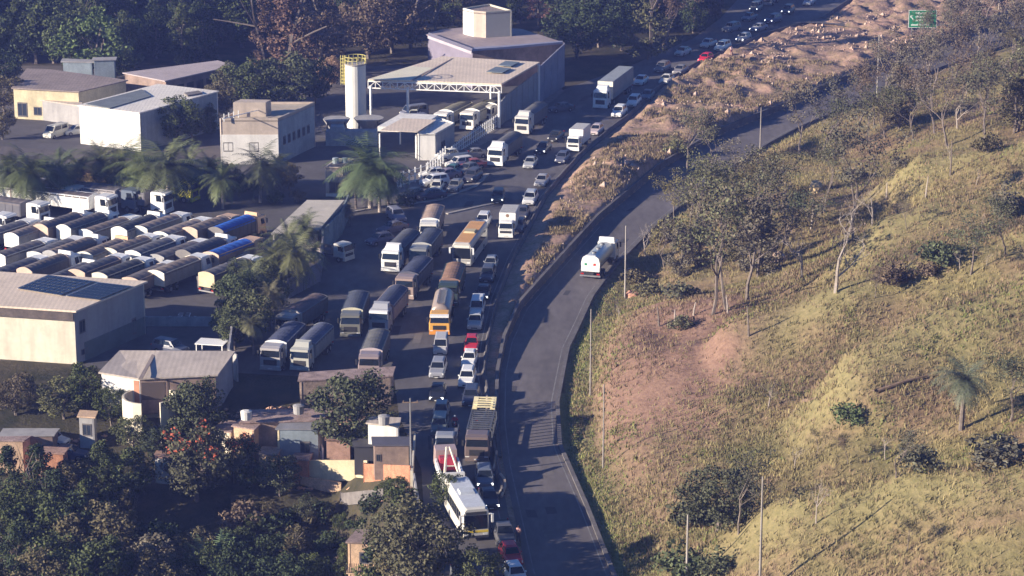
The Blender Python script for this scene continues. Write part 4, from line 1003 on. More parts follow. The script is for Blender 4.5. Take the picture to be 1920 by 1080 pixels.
# mixing plant pieces around its foot
for (x, y, r, h_, lb) in [(632,262,2.2,3.4,'grey conical hopper at the left foot of the white tower'),(692,258,2.4,3.2,'grey sloped hopper at the right foot of the white tower')]:
    g = W0(x, y); e_ = empty('hopper', g); tag(e_, lb, 'hopper', 'hoppers by the white tower')
    MB().cyl((0,0,1.2),(0,0,h_),.8,r,n=10).build('bin', greywall, e_)
    m = MB()
    for sx in (-1,1):
        for sy in (-1,1): m.cyl((sx*r*.7,sy*r*.7,0),(sx*r*.6,sy*r*.6,h_),.1,n=5)
    m.build('frame', dmetal, e_)
g = W0(660, 270); o = tag(MB().box(-4,4,-1.6,1.6,0,2.2,.0,.5).box(-3.5,-1,-1.2,1.2,2.2,3.0,.3,.3).build('control_cabin', bluewall), 'low blue grey cabin in front of the two hoppers', 'cabin'); o.location = g
# --- big canopy
z = 7.0
P = [V((690,151),z-.2), V((940,160),z), V((1012,119),z), V((830,108),z)]
cn = empty('canopy', (sum((p.x for p in P))/4, sum((p.y for p in P))/4, 0)); tag(cn, 'big open canopy with a tan roof and a white lattice truss edge', 'canopy')
off = Vector(cn.location); Q4 = [p - off for p in P]
MB().poly([*Q4, *[q+Vector((0,0,.25)) for q in Q4]], [(3,2,1,0),(4,5,6,7),(0,1,5,4),(1,2,6,5),(2,3,7,6),(3,0,4,7)]).build('roof', rooftan, cn)
flatpart(cn, [(690,149.5),(768,151),(846,110),(830,106)], z+.1, .06, 'pale_roof_panel', mat('pale_roof', (.72,.68,.52), .7, .08, 4), cn)
flatpart(cn, [(770,151.5),(773,151.5),(850,110),(847,110)], z+.2, .08, 'roof_joint', roofbrown, cn)
for pts in ([(912,135),(942,137),(958,129),(930,126)], [(934,123),(958,125),(974,117),(948,115)]): flatpart(cn, pts, z+.45, .1, 'skylight', mat('skylight_sheet', (.16,.19,.20), .4), cn)
tr = MB(); a_, b_ = Q4[0], Q4[1]; n_ = 18
for k in range(n_+1):
    p = a_.lerp(b_, k/n_); tr.box(p.x-.07,p.x+.07,p.y-.07,p.y+.07,p.z-1.25,p.z-.02)
    if k < n_:
        q = a_.lerp(b_, (k+1)/n_); tr.cyl((p.x,p.y,p.z-.1 if k%2 else p.z-1.2),(q.x,q.y,q.z-1.2 if k%2 else q.z-.1),.06,n=4)
for dz_ in (-.1, -1.2): tr.cyl(a_+Vector((0,0,dz_)), b_+Vector((0,0,dz_)), .11, n=4)
tr.build('truss', whitep, cn)
for t in (0.02, .30, .985):
    p = a_.lerp(b_, t); MB().cyl((p.x,p.y,0),(p.x,p.y,6.0),.22,n=8).build('column', whitep, cn)
for t in (.5, .99):
    p = Q4[3].lerp(Q4[2], t); MB().cyl((p.x,p.y,0),(p.x,p.y,6.8),.22,n=8).build('column', whitep, cn)
# --- angular building behind with a cream tower
z = 6.6
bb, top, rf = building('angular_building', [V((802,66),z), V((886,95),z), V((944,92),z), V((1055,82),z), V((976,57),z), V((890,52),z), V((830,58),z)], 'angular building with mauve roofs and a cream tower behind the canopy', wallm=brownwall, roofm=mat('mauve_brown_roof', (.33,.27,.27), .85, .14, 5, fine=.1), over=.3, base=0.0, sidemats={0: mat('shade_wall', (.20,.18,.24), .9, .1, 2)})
off = Vector(bb.location)
zt = 11.4
P = [V((868,15),zt), V((888,20),zt), V((911,22),zt), V((960,19),zt), V((918,7),zt)]
n = len(P)
for ids, mm in (((0,),whitewall),((1,),beigewall),((2,3,4),mat('tower_cream', (.50,.47,.38), .85, .06, 3))):
    mb = MB()
    for i in ids:
        j = (i+1)%n; d = P[j]-P[i]; nn = Vector((d.y,-d.x,0)).normalized()*.2
        lo = lambda p: Vector((p.x,p.y,z-.2))-off
        mb.hexa([lo(P[i]),lo(P[j]),lo(P[j])-nn,lo(P[i])-nn],[P[i]-off,P[j]-off,P[j]-off-nn,P[i]-off-nn])
    mb.build('tower_wall', mm, bb)
T = [p-off+Vector((0,0,-.5)) for p in P]
MB().poly(T+[p+Vector((0,0,.2)) for p in T], [tuple(range(n-1,-1,-1)), tuple(range(n,2*n))] + [(i,(i+1)%n,n+(i+1)%n,n+i) for i in range(n)]).build('tower_roof', roofbrown, bb)
q = V((879,50), 8.0) - off; MB().box(q.x-.35,q.x+.35,q.y-.9,q.y-.3,6.7,8.9).build('tower_door', mat('dark_door', (.04,.02,.02), .8), bb)
flatpart(bb, [(802,72),(884,102),(886,96),(804,66)], z+.3, .5, 'roof_edge', mat('mauve_edge', (.40,.36,.40), .8, .1, 2), bb)
flatpart(bb, [(886,96),(944,92),(1055,82),(1055,80),(944,89),(890,92)], z+.25, .35, 'roof_edge', mat('blue_edge', (.26,.27,.36), .8, .1, 2), bb)
# panel wall along the service yard
def panelwall(pts, h0, h1, name, label, m, cat='wall', th=.18, post=3.0, mpost=None, gap=False):
    P = [G(*p) if len(p) == 2 else Vector(p) for p in pts]
    root = empty(name, P[0]); tag(root, label, cat); off = Vector(root.location); tot = sum((b_-a_).length for a_, b_ in zip(P, P[1:])); run = 0
    mb = MB(); mp = MB()
    for a_, b_ in zip(P, P[1:]):
        L_ = (b_-a_).length; d = (b_-a_)/L_; nn = Vector((-d.y,d.x,0)).normalized()*th/2
        ha = h0 + (h1-h0)*run/tot; run += L_; hb = h0 + (h1-h0)*run/tot
        a2, b2 = a_-off, b_-off
        if not gap: mb.hexa([a2-nn-Vector((0,0,.5)), b2-nn-Vector((0,0,.5)), b2+nn-Vector((0,0,.5)), a2+nn-Vector((0,0,.5))], [a2-nn+Vector((0,0,ha)), b2-nn+Vector((0,0,hb)), b2+nn+Vector((0,0,hb)), a2+nn+Vector((0,0,ha))])
        else:
            for zz in (.15, .5, .85): mb.cyl(a2+Vector((0,0,ha*zz+.05)), b2+Vector((0,0,hb*zz+.05)), .05, n=4)
        k = 0.0
        while k < L_:
            q = a2 + d*k; hh = ha+(hb-ha)*k/L_; w = th*.8; mp.box(q.x-w,q.x+w,q.y-w,q.y+w,q.z-.3,q.z+hh+.08); k += post
    mb.build('panel', m, root); mp.build('post', mpost or m, root); return root
panelwall([(1057,162),(1012,193)], 7.4, 6.2, 'panel_wall', 'tallest grey panel wall at the corner of the angular building', mat('blue_panel', (.24,.24,.30), .85, .12, 2), post=4)
panelwall([(1010,195),(948,228),(934,240)], 5.6, 3.8, 'panel_wall', 'lower ribbed concrete panel wall below the canopy end', greywall, post=2.5)
panelwall([(932,240),(868,282),(846,300)], 2.2, 2.0, 'railing_fence', 'pale railing fence between the service yard and the pavement', whitep, 'fence', th=.08, post=.9, gap=True)
panelwall([(835,303),(800,335),(752,352),(738,362)], 2.3, 2.3, 'post_fence', 'pale post fence behind the crowded cars', whitep, 'fence', th=.12, post=1.5, gap=True)
# --- kiosk
z = 3.9
kk, top, rf = building('kiosk', [V((783,254),z), V((816,254),z), V((852,234),z), V((822,223),z)], 'white kiosk block with a flat porch roof reaching left', wallm=whitewall, roofm=roofwhite, over=.05, base=0.0, sidemats={1: greywall}, parapet=.3)
f = flatpart(kk, [(708,246),(783,249),(822,224),(752,221)], z-.1, .75, 'porch_roof', whitewall)
flatpart(kk, [(712,245),(782,248),(818,225),(755,222)], z+.66, .05, 'porch_sheet', rooftan)
off = Vector(kk.location)
for p in ((712,250),(780,252),(750,226)):
    q = V(p, z-.1) - off; MB().cyl((q.x,q.y,0),(q.x,q.y,z-.1),.13,n=8).build('column', whitep, kk)
openings(kk, top, 1, [(.3,.5,1.2,2.4)])
# --- little gatehouse
z = 4.1
FL = V((610,316), z); FR = V((643,317), z); BR = V((664,301), z)
gh, top, rf = building('gatehouse', quad_from3(FL, FR, BR), 'small pinkish white gatehouse with a blue window left of the big palm', wallm=beigewall, roofm=concrete_d, over=.1, base=0.0, parapet=.25)
openings(gh, top, 0, [(.2,.95,.5,2.2)])
MB().hexa([Vector((top[0].x,top[0].y-.05,0)),Vector((top[1].x,top[1].y-.05,0)),Vector((top[1].x,top[1].y,0)),Vector((top[0].x,top[0].y,0))],[Vector((top[0].x,top[0].y-.05,.45)),Vector((top[1].x,top[1].y-.05,.45)),Vector((top[1].x,top[1].y,.45)),Vector((top[0].x,top[0].y,.45))]).build('white_band', whitewall, gh)
m = MB(); c = (top[0]+top[2])/2; m.cyl((c.x-.6,c.y,c.z+.2),(c.x-.6,c.y,c.z+1.0),.45,n=10); m.cyl((c.x+.7,c.y+.3,c.z+.2),(c.x+.7,c.y+.3,c.z+.9),.4,n=10); m.build('roof_tank', bluewall, gh)
# --- shed with a sloping roof
ss, top, rf = building('sloped_shed', [V((512,439),3.0), V((597,432),3.2), V((642,379),3.9), V((576,379),3.9)], 'shed with a wide sloping beige roof right of the parked truck rows', wallm=greywall, roofm=mat('beige_roof', (.46,.42,.36), .85, .1, 5, fine=.08), over=.35, base=0.0, sidemats={0: brownwall})
openings(ss, top, 0, [(.56,.98,.1,2.7)], (whitewall, None), 'white_door', frame=False)
openings(ss, top, 0, [(.08,.5,.1,2.3)], (mat('opening_shade', (.03,.03,.03), .95), None), 'opening', frame=False)  # flat dark panel painted as the shade inside the bay
panelwall([(606,478),(640,440),(655,405)], 3.4, 3.2, 'painted_wall', 'grey green painted yard wall right of the sloped shed', mat('painted_wall', (.20,.24,.25), .9, .3, 3, fine=.1))
panelwall([(606,480),(600,528),(540,560)], 2.6, 2.6, 'yard_wall', 'shaded yard wall behind the palms by the heavy trucks', mat('yard_wall', (.22,.21,.24), .9, .2, 3, fine=.1))
panelwall([(372,548),(440,512),(500,480)], 2.0, 2.0, 'yard_wall', 'pale topped wall at the right edge of the truck yard', greywall)
panelwall([(273,612),(425,612)], 1.2, 1.2, 'yard_wall', 'low shaded wall behind the warehouse yard', bluewall)
panelwall([(436,662),(430,705),(446,716)], 3.2, 3.2, 'yard_wall', 'high shaded wall at the right end of the long shed', greywall)
# striped canvas and low roof in the shed yard
o = tag(MB().box(-1.7,1.7,-1.2,1.2,1.7,1.8).box(-1.6,-1.5,-1.1,-1,0,1.7).box(1.5,1.6,-1.1,-1,0,1.7).box(-1.6,-1.5,1,1.1,0,1.7).box(1.5,1.6,1,1.1,0,1.7).build('awning', whitep), 'small white striped awning behind the long shed', 'awning'); o.location = G(398,668); o.rotation_euler=(0,0,-.2)
g = G(345, 592); mk = MB()     # faded round mark: two broken strokes
for k in range(5): mk.box(-.75,-.15,-.9+k*.45,-.78+k*.45,0,.012)
for (x_, y_) in ((-.75,.68),(-.27,-.68)): mk.box(x_, x_+.12, min(0,y_), max(0,y_), 0, .012)
for k in range(3): mk.box(.15,.75,-.9+k*.9,-.78+k*.9,0,.012)
mk.box(.63,.75,-.78,.9,0,.0115)
o = mk.build('painted_mark', mat('faded_paint', (.45,.48,.5), .8)); o.location = g + Vector((0,0,.06)); tag(o, 'faded pale mark painted on the shaded yard beside the warehouse', 'painted mark')
# --- the poor houses at the lower left
z = 3.0
def hp(p, h, dy=0):      # roof corner: pixel of the corner at height h above the local ground
    q = G(p[0], p[1] + dy); 
    return V(p, q.z + h)
def hut(name, pts, h, label, wm, rm, side=None, parapet=0, over=.2, wins=None):
    g = [G(p[0], p[1] + 16*h*.9) for p in pts]; gz = sum(q.z for q in g)/len(g)
    P = [V(p, gz + h) for p in pts]
    b_, t_, r_ = building(name, P, label, 'house', wm, rm, base=gz-.3, over=over, th=.14, sidemats=side, parapet=parapet)
    if wins:
        for e_, w_ in wins: openings(b_, t_, e_, w_)
    return b_, t_
rubroof = mat('littered_roof', (.30,.22,.20), .95, .4, 1.0, fine=.4)
litwall = mat('rough_orange_lit_wall', (.52,.36,.24), .92, .22, 1.0, fine=.2)  # orange plaster; also puts sunlight into the colour of the ruin's right end
hut('ruined_building', [(562,716),(732,707),(738,690),(566,701)], 3.4, 'long roofless looking building with a crumbling wall top by the trucks', mat('ruin_wall', (.33,.25,.20), .95, .35, 1.2, fine=.3), rubroof, {1: litwall}, wins=[(0, [(.82,.9,1.2,2.4)])])
hut('rubble_roof_house', [(452,794),(598,790),(628,768),(474,771)], 2.8, 'long house with a littered reddish roof below the ruined building', brownwall, rubroof, {0: brownwall}, wins=[(0, [(.1,.2,.8,2.0),(.45,.55,.8,2.0)])])
hut('orange_walled_house', [(438,800),(476,806),(486,796),(450,790)], 3.4, 'narrow orange walled house at the left end of the littered roof', litwall, rubroof, wins=[(0, [(.35,.75,.4,2.4)])])
hut('grey_walled_house', [(520,806),(596,806),(612,794),(532,792)], 3.6, 'blue grey walled house without gable below the littered roof', bluewall, mat('slab', (.22,.22,.24), .9, .2, 2), {3: yellowwall}, wins=[(0, [(.55,.8,.4,2.6)])])
hut('brick_hut', [(612,826),(656,827),(660,814),(616,813)], 2.7, 'square brown brick hut with a flat roof above the yellow yard wall', mat('hut_brick', (.36,.22,.17), .92, .2, .8, fine=.15), concrete_d, parapet=.15)
hut('dark_shed', [(664,838),(704,838),(706,826),(664,826)], 2.4, 'dark shed between the brick hut and the brown walled house', mat('dark_wall', (.05,.05,.06), .9), mat('dark_roof', (.06,.06,.07), .9, .2, 2))
hut('brown_walled_house', [(702,836),(766,836),(768,822),(700,822)], 3.0, 'dark brown walled house beside the highway, above the brick yard wall', brownwall, mat('slate_roof', (.09,.09,.12), .85, .2, 2), wins=[(0, [(.05,.18,1.6,2.4)])])
hut('white_walled_house', [(690,795),(746,800),(748,786),(694,784)], 3.4, 'white walled house behind the big dark tree by the highway', whitewall, roofsheet, wins=[(0, [(.3,.45,1.0,2.2)])])
hut('cream_hut', [(432,812),(400,806),(420,790),(444,794)][::-1], 1.8, 'low cream wall and hut left of the orange walled house', creamwall, rubroof)
hut('orange_brick_house', [(-30,828),(42,828),(58,818),(-20,818)], 2.8, 'bare orange brick house at the left edge of the picture', litwall, rubroof)
hut('grey_roofed_house', [(0,820),(98,818),(108,806),(10,806)], 2.2, 'low house with a grey sheet roof behind the orange brick house', brownwall, greywall)
hut('roadside_hut', [(148,782),(176,784),(180,774),(152,772)], 2.8, 'small grey hut with a dark window and orange roof by the dark tree', greywall, litwall, wins=[(0, [(.2,.8,1.0,2.4)])])
b_, t_ = hut('balcony_house', [(652,1018),(722,1020),(738,998),(672,996)], 3.0, 'orange plastered house with a balcony railing at the bottom of the picture', litwall, mat('rusty_sheet', (.27,.20,.18), .9, .35, 1.5, fine=.3, stretch=(1,3,1)), wins=[(0, [(.3,.85,1.2,2.4)])])
m = MB(); a_, c_ = t_[0], t_[1]; d = c_-a_; nn = Vector((d.y,-d.x,0)).normalized()*1.5
m.hexa([a_+Vector((0,0,-2.6)), c_+Vector((0,0,-2.6)), c_+nn+Vector((0,0,-2.6)), a_+nn+Vector((0,0,-2.6))], [a_+Vector((0,0,-2.45)), c_+Vector((0,0,-2.45)), c_+nn+Vector((0,0,-2.45)), a_+nn+Vector((0,0,-2.45))]); m.build('balcony', litwall, b_)
m = MB()
for k in range(22):
    q = (a_+nn).lerp(c_+nn, k/21); m.box(q.x-.03,q.x+.03,q.y-.03,q.y+.03,a_.z-2.45,a_.z-1.5)
m.build('railing', dmetal, b_)
def wallseg(pts, h, label, m, name='garden_wall'):
    return panelwall(pts, h, h, name, label, m, post=50)
wallseg([(545,893),(668,905),(690,905)], 1.8, 'sunlit yellow garden wall below the brick hut', yellowwall)
wallseg([(488,880),(560,900)], 1.2, 'low yellow wall end left of the sunlit garden wall', yellowwall)
wallseg([(684,908),(770,906)], 1.9, 'bare brick garden wall below the brown walled house', brick)
wallseg([(772,912),(778,840)], 1.6, 'side garden wall along the highway edge', creamwall)
wallseg([(782,950),(776,915)], 1.6, 'short pale wall running down from the brick garden wall', greywall)
wallseg([(0,838),(110,836)], .5, 'low wall at the left edge behind the orange house', litwall)
wallseg([(560,770),(600,772)], .6, 'thin pale kerb wall above the littered roof', whitewall)
for i_, (pts, h, lb, mm) in enumerate([
 ([(448,862),(452,835)], 2.4, 'broken orange wall end at the left of the littered roof', litwall), ([(470,866),(482,868)], 2.6, 'short pale door pillar wall left of the littered roof', creamwall),
 ([(492,868),(522,872)], 1.6, 'crumbling brown wall below the orange walled house', brownwall), ([(534,878),(562,884)], 1.5, 'low broken brick wall left of the brick hut', brick),
 ([(572,880),(604,878)], 2.0, 'grey broken wall directly left of the brick hut', greywall), ([(600,860),(606,884)], 2.4, 'narrow white gate wall beside the brick hut', whitewall),
 ([(560,906),(640,924)], .8, 'low earth coloured terrace wall under the yellow wall', litwall), ([(640,940),(720,934)], .9, 'low stone terrace wall in the garden', concrete_d), ([(780,1000),(784,950)], 1.4, 'short pale wall at the highway edge beside the big bottom tree', greywall)]):
    wallseg(pts, h, lb, mm)
hut('brick_lean_to', [(548,862),(578,864),(584,852),(556,850)], 2.0, 'small brick lean-to in front of the blue grey house', brick, rubroof)
hut('tin_roofed_hut', [(486,852),(518,854),(526,842),(494,840)], 2.2, 'small hut with a rusty tin roof between orange and blue grey houses', litwall, mat('tin_roof', (.30,.24,.21), .8, .3, 1.5, fine=.2))
hut('tiled_hut', [(632,792),(676,794),(684,782),(640,780)], 2.6, 'little hut with an old tiled roof behind the big dark tree', litwall, tileroof)
hut('terrace_house', [(70,850),(118,852),(126,842),(78,840)], 2.4, 'low terracotta hut right of the orange brick house', brick, tileroof)
hut('white_gabled_hut', [(290,858),(322,860),(328,850),(296,848)], 2.2, 'small pale hut half hidden below the round cistern', whitewall, tileroof)
for i_, (x_, y_, z_, lb, mm) in enumerate([(560,775,3.3,'grey water tank on the littered roof', greywall), (636,815,2.9,'grey water tank on the brick hut', greywall), (462,786,3.6,'pale dish shaped tank at the left end of the littered roof', whitewall), (720,795,3.6,'grey tank on the white walled house', greywall)]):
    q = V((x_, y_), G(x_, y_ + 40).z + z_); o = tag(MB().cyl((0,0,0),(0,0,.9),.55,.62,n=12).cyl((0,0,.9),(0,0,1.0),.64,.3,n=12).build('water_tank', mm), lb, 'water tank'); o.location = q
# box truck emblem, sign board, poles
def pole(px, py, h, label, arm=1.6, m=None, adir=-1, r=.09):
    g = G(px, py); root = empty('street_lamp' if arm else 'utility_pole', g); tag(root, label, 'street lamp' if arm else 'utility pole', None)
    mm = m or concrete
    if m in (creamwall, whitep) or m is None: mm = mat('pole_concrete', (.27,.245,.22), .9, .2, .8)
    MB().cyl((0,0,-.3),(0,0,h),r*1.5,r*.8,n=8).build('pole', mm, root)
    if arm:
        a_ = MB().tube([(0,0,h-.1),(adir*arm*.5,0,h+.35),(adir*arm,0,h+.45)], [.05,.045,.04], 5).build('arm', metal, root)
        MB().box(adir*arm-.28,adir*arm+.28,-.12,.12,h+.36,h+.5,.05,.03).build('lamp_head', metal, root)
    elif m is metal:
        MB().box(-.8,.8,-.06,.06,h-.5,h-.4).box(-.75,-.65,-.05,.05,h-.4,h-.25).box(.65,.75,-.05,.05,h-.4,h-.25).box(-.05,.05,-.05,.05,h-.4,h-.2).build('crossarm', wood, root)
    return root
pole(1107,742,10.0,'lamp post at the right verge beside the grassy slope, between two others', .0, m=creamwall, r=.08)
pole(1131,878,9.0,'bare pole on the lower verge of the grassy slope', .0, m=creamwall, r=.07)
pole(1424,1120,11,'tall bare pole on the slope, cut by the bottom edge, right of the dark bush', .0, m=creamwall, r=.09)
pole(1287,1110,7,'short pole cut by the bottom edge left of the taller one', .0, m=concrete)
pole(1425,292,7.6,'pole beside the empty road in front of the far dirt median', .0, m=whitep)
pole(1644,185,11,'tallest far pole crossing the empty road near the green sign', .0, m=concrete)
pole(1172,560,9.5,'pole standing right of the white tank truck', .0, m=concrete)
pole(1835,90,8,'pole in the trees at the upper right', .0, m=concrete)
pole(771,905,9.0,'grey utility pole beside the brown walled house', .0, m=metal)
pole(568,545,4.0,'short dark post with a pale head near the heavy trucks', .0, m=dmetal)
pole(490,378,4.5,'small sign post in the palm garden by the yard', .0, m=metal)
g = G(1728, 78); sg = empty('road_sign', g); tag(sg, 'green direction sign with white lines of lettering at the upper right', 'road sign')
MB().box(-2.6,2.6,-.04,.04,2.6,5.9).build('panel', greensign, sg)
m = MB()
m.box(-2.6,2.6,-.055,-.041,5.82,5.9).box(-2.6,2.6,-.055,-.041,2.6,2.68).box(-2.6,-2.5,-.055,-.041,2.68,5.82).box(2.5,2.6,-.055,-.041,2.68,5.82); m.build('border', whitep, sg)
m = MB(); rr_ = random.Random(3)
for (zz, x0, x1, h) in ((5.15,-1.3,1.9,.36),(4.5,-1.3,.6,.36),(3.85,-1.3,.9,.36),(3.0,-2.1,1.4,.34)):
    x = x0
    while x < x1:
        w = rr_.uniform(.12,.2); m.box(x,x+w,-.06,-.041,zz,zz+h*rr_.choice((1,.75,1))); x += w+.045
        if rr_.random() < .12: x += .15
m.build('lettering', mat('sign_white', (.75,.85,.78), .6), sg)
MB().poly([(-2.3,-.055,4.9),(-1.75,-.055,4.9),(-1.75,-.055,4.8),(-2.1,-.055,4.75),(-1.6,-.055,4.1),(-1.75,-.055,4.0),(-2.2,-.055,4.6),(-2.3,-.055,4.4)], [(0,1,2,3,4,5,6,7)]).build('arrow', mat('sign_white', (.75,.85,.78), .6), sg)
for sx in (-1.9,1.9): MB().cyl((sx,.1,-.4),(sx,.1,5.9),.1,n=6).build('post', metal, sg)
for o in list(C.objects):
    if o.get('label','').startswith('white box truck with a small round'):
        MB().cyl((0,1.93,2.78),(0,1.95,2.78),.24,n=12).build('emblem', mat('brown_emblem', (.25,.16,.10), .6), o)
for o in list(C.objects):
    if '_n' in o.keys(): del o['_n']
# ------------------------------------------------------------ vegetation prototypes
def leaf_mesh(name, clumps, per, size, rs, spread=.9, flat=.35):
    """clumps: list of (x,y,z,r). many small leaf-sized faces spread through each clump"""
    V_ = []; 
    for (x, y, z, r) in clumps:
        n = max(4, int(per * r * r))
        u = rs.normal(size=(n, 3)); u /= np.linalg.norm(u, axis=1)[:, None]
        rad = r * np.clip(rs.uniform(.35, 1.0, n) ** .5, 0, 1)
        c = np.array([x, y, z]) + u * rad[:, None] * np.array([1, 1, .8])
        a = rs.normal(size=(n, 3)) + np.array([0,0,0.0]); a /= np.linalg.norm(a, axis=1)[:, None]
        b = np.cross(a, u + rs.normal(size=(n,3))*.5); b /= (np.linalg.norm(b, axis=1)[:, None] + 1e-6)
        s = size * rs.uniform(.6, 1.4, n)[:, None]
        V_.append(np.stack([c - a*s - b*s*.5, c + a*s*.2 - b*s*.8, c + a*s + b*s*.4, c - a*s*.1 + b*s*.8], 1))
    v = np.concatenate(V_).reshape(-1, 3); nq = len(v) // 4
    me = bpy.data.meshes.new(name); me.vertices.add(len(v)); me.vertices.foreach_set('co', v.ravel())
    me.loops.add(nq*4); me.loops.foreach_set('vertex_index', np.arange(nq*4))
    me.polygons.add(nq); me.polygons.foreach_set('loop_start', np.arange(nq)*4); me.update()
    me.materials.append(leafm); return me
def branches(mb, p, d, L, r, depth, rs, tips, up=.25, split=3, spread=.55):
    n = 3; pts = [p]; rad = [r]; dd = Vector(d)
    for k in range(n):
        dd = (dd + Vector(rs.normal(size=3)) * .10 + Vector((0,0,up*.12))).normalized()
        pts.append(pts[-1] + dd * L / n); rad.append(r * (1 - .45 * (k+1) / n))
    mb.tube(pts, rad, 5 if depth > 1 else 4)
    if depth == 0: tips.append(pts[-1]); return
    if depth <= 2: tips.append(pts[-1])
    for s in range(split):
        t = 1.0 if s == 0 else rs.uniform(.45, .95)
        i = min(int(t * n), n-1); q = pts[i].lerp(pts[i+1], t*n-i) if t < 1 else pts[-1]
        nd = (dd + Vector(rs.normal(size=3)) * spread + Vector((0,0,up))).normalized()
        branches(mb, q, nd, L * rs.uniform(.55,.78), r * .5, depth-1, rs, tips, up, split, spread)
def tree_proto(kind, seed):
    key = ('tree', kind, seed)
    if key in PROTO: return PROTO[key]
    rs = np.random.RandomState(seed * 17 + len(kind))
    nm = {'broad':'broadleaf_tree','tall':'tall_tree','sparse':'sparse_tree','bare':'bare_tree','bush':'bush','flower':'flowering_tree','conifer':'feathery_tree'}[kind]
    root = empty(nm, link=False); mb = MB(); tips = []
    H = 10.0
    if kind in ('broad', 'flower'):
        branches(mb, Vector((0,0,-.3)), (0,0,1), 3.2, .32, 2, rs, tips, .2, 4, .8)
        cl = []
        for _ in range(74):
            u = rs.normal(size=3); u /= np.linalg.norm(u); u[2] = u[2]*.95
            rr2 = rs.uniform(.5, 1.0)
            cl.append((u[0]*4.3*rr2, u[1]*4.3*rr2, 4.9 + u[2]*3.9*rr2, rs.uniform(.55, 1.3)))
        me = leaf_mesh('crown', cl, 88, .15, rs)
    elif kind == 'tall':
        branches(mb, Vector((0,0,-.3)), (0,0,1), 6.0, .28, 2, rs, tips, .5, 4, .45)
        cl = []
        for k in range(84):
            t = rs.uniform(0, 1); z = 1.2 + t*10.9; w = 3.2*math.sin(math.pi*min(1, .25+t*.72)) ; a0 = rs.uniform(0, 6.28); q = w*rs.uniform(.35,1)
            cl.append((q*math.cos(a0), q*math.sin(a0), z, rs.uniform(.6,1.2)))
        me = leaf_mesh('crown', cl, 88, .155, rs)
    elif kind == 'conifer':
        branches(mb, Vector((0,0,-.3)), (0,0,1), 9.0, .28, 1, rs, tips, .3, 5, .6)
        cl = []
        for k in range(80):
            t = rs.uniform(0, 1); z = 1.5 + t*10.5; w = 3.4*(1-t)**.7+.3; a0 = rs.uniform(0, 6.28); q = w*rs.uniform(.3,1)
            cl.append((q*math.cos(a0), q*math.sin(a0), z, rs.uniform(.4,.9)))
        me = leaf_mesh('crown', cl, 90, .14, rs)
    elif kind == 'sparse':
        branches(mb, Vector((0,0,-.3)), (rs.uniform(-.1,.1),0,1), 5.5, .17, 3, rs, tips, .35, 3, .55)
        cl = [(t.x+rs.normal()*.3, t.y+rs.normal()*.3, t.z+rs.normal()*.3, rs.uniform(.6,1.25)) for t in tips]
        me = leaf_mesh('crown', cl, 56, .105, rs)
    elif kind == 'bare':
        branches(mb, Vector((0,0,-.3)), (.05,0,1), 4.2, .2, 4, rs, tips, .22, 3, .6)
        cl = [(t.x, t.y, t.z, .4) for t in tips[::4]]
        me = leaf_mesh('crown', cl, 22, .09, rs)
    elif kind == 'bush':
        branches(mb, Vector((0,0,-.2)), (0,0,1), 1.0, .12, 2, rs, tips, .1, 4, .9)
        cl = []
        for _ in range(26):
            u = rs.normal(size=3); u /= np.linalg.norm(u); u[2] = abs(u[2])
            q = rs.uniform(.4,1); cl.append((u[0]*1.9*q, u[1]*1.9*q, .5+u[2]*2.0*q, rs.uniform(.45,.8)))
        me = leaf_mesh('crown', cl, 90, .14, rs)
    mb.build('trunk', barkw if kind == 'bare' else barkm, root, link=False)
    o = bpy.data.objects.new('crown', me); o.parent = root
    if kind == 'flower':
        cl2 = [c for c in cl if c[2] > 6.2][:11]
        f = bpy.data.objects.new('blossom', leaf_mesh('blossom', [(c[0]*1.04,c[1]*1.04,c[2]+.35,c[3]*.9) for c in cl2], 26, .15, rs)); f.parent = root; f.data.materials[0] = mat('orange_blossom', (.42,.10,.05), .8, .3, 1)
    PROTO[key] = root; return root
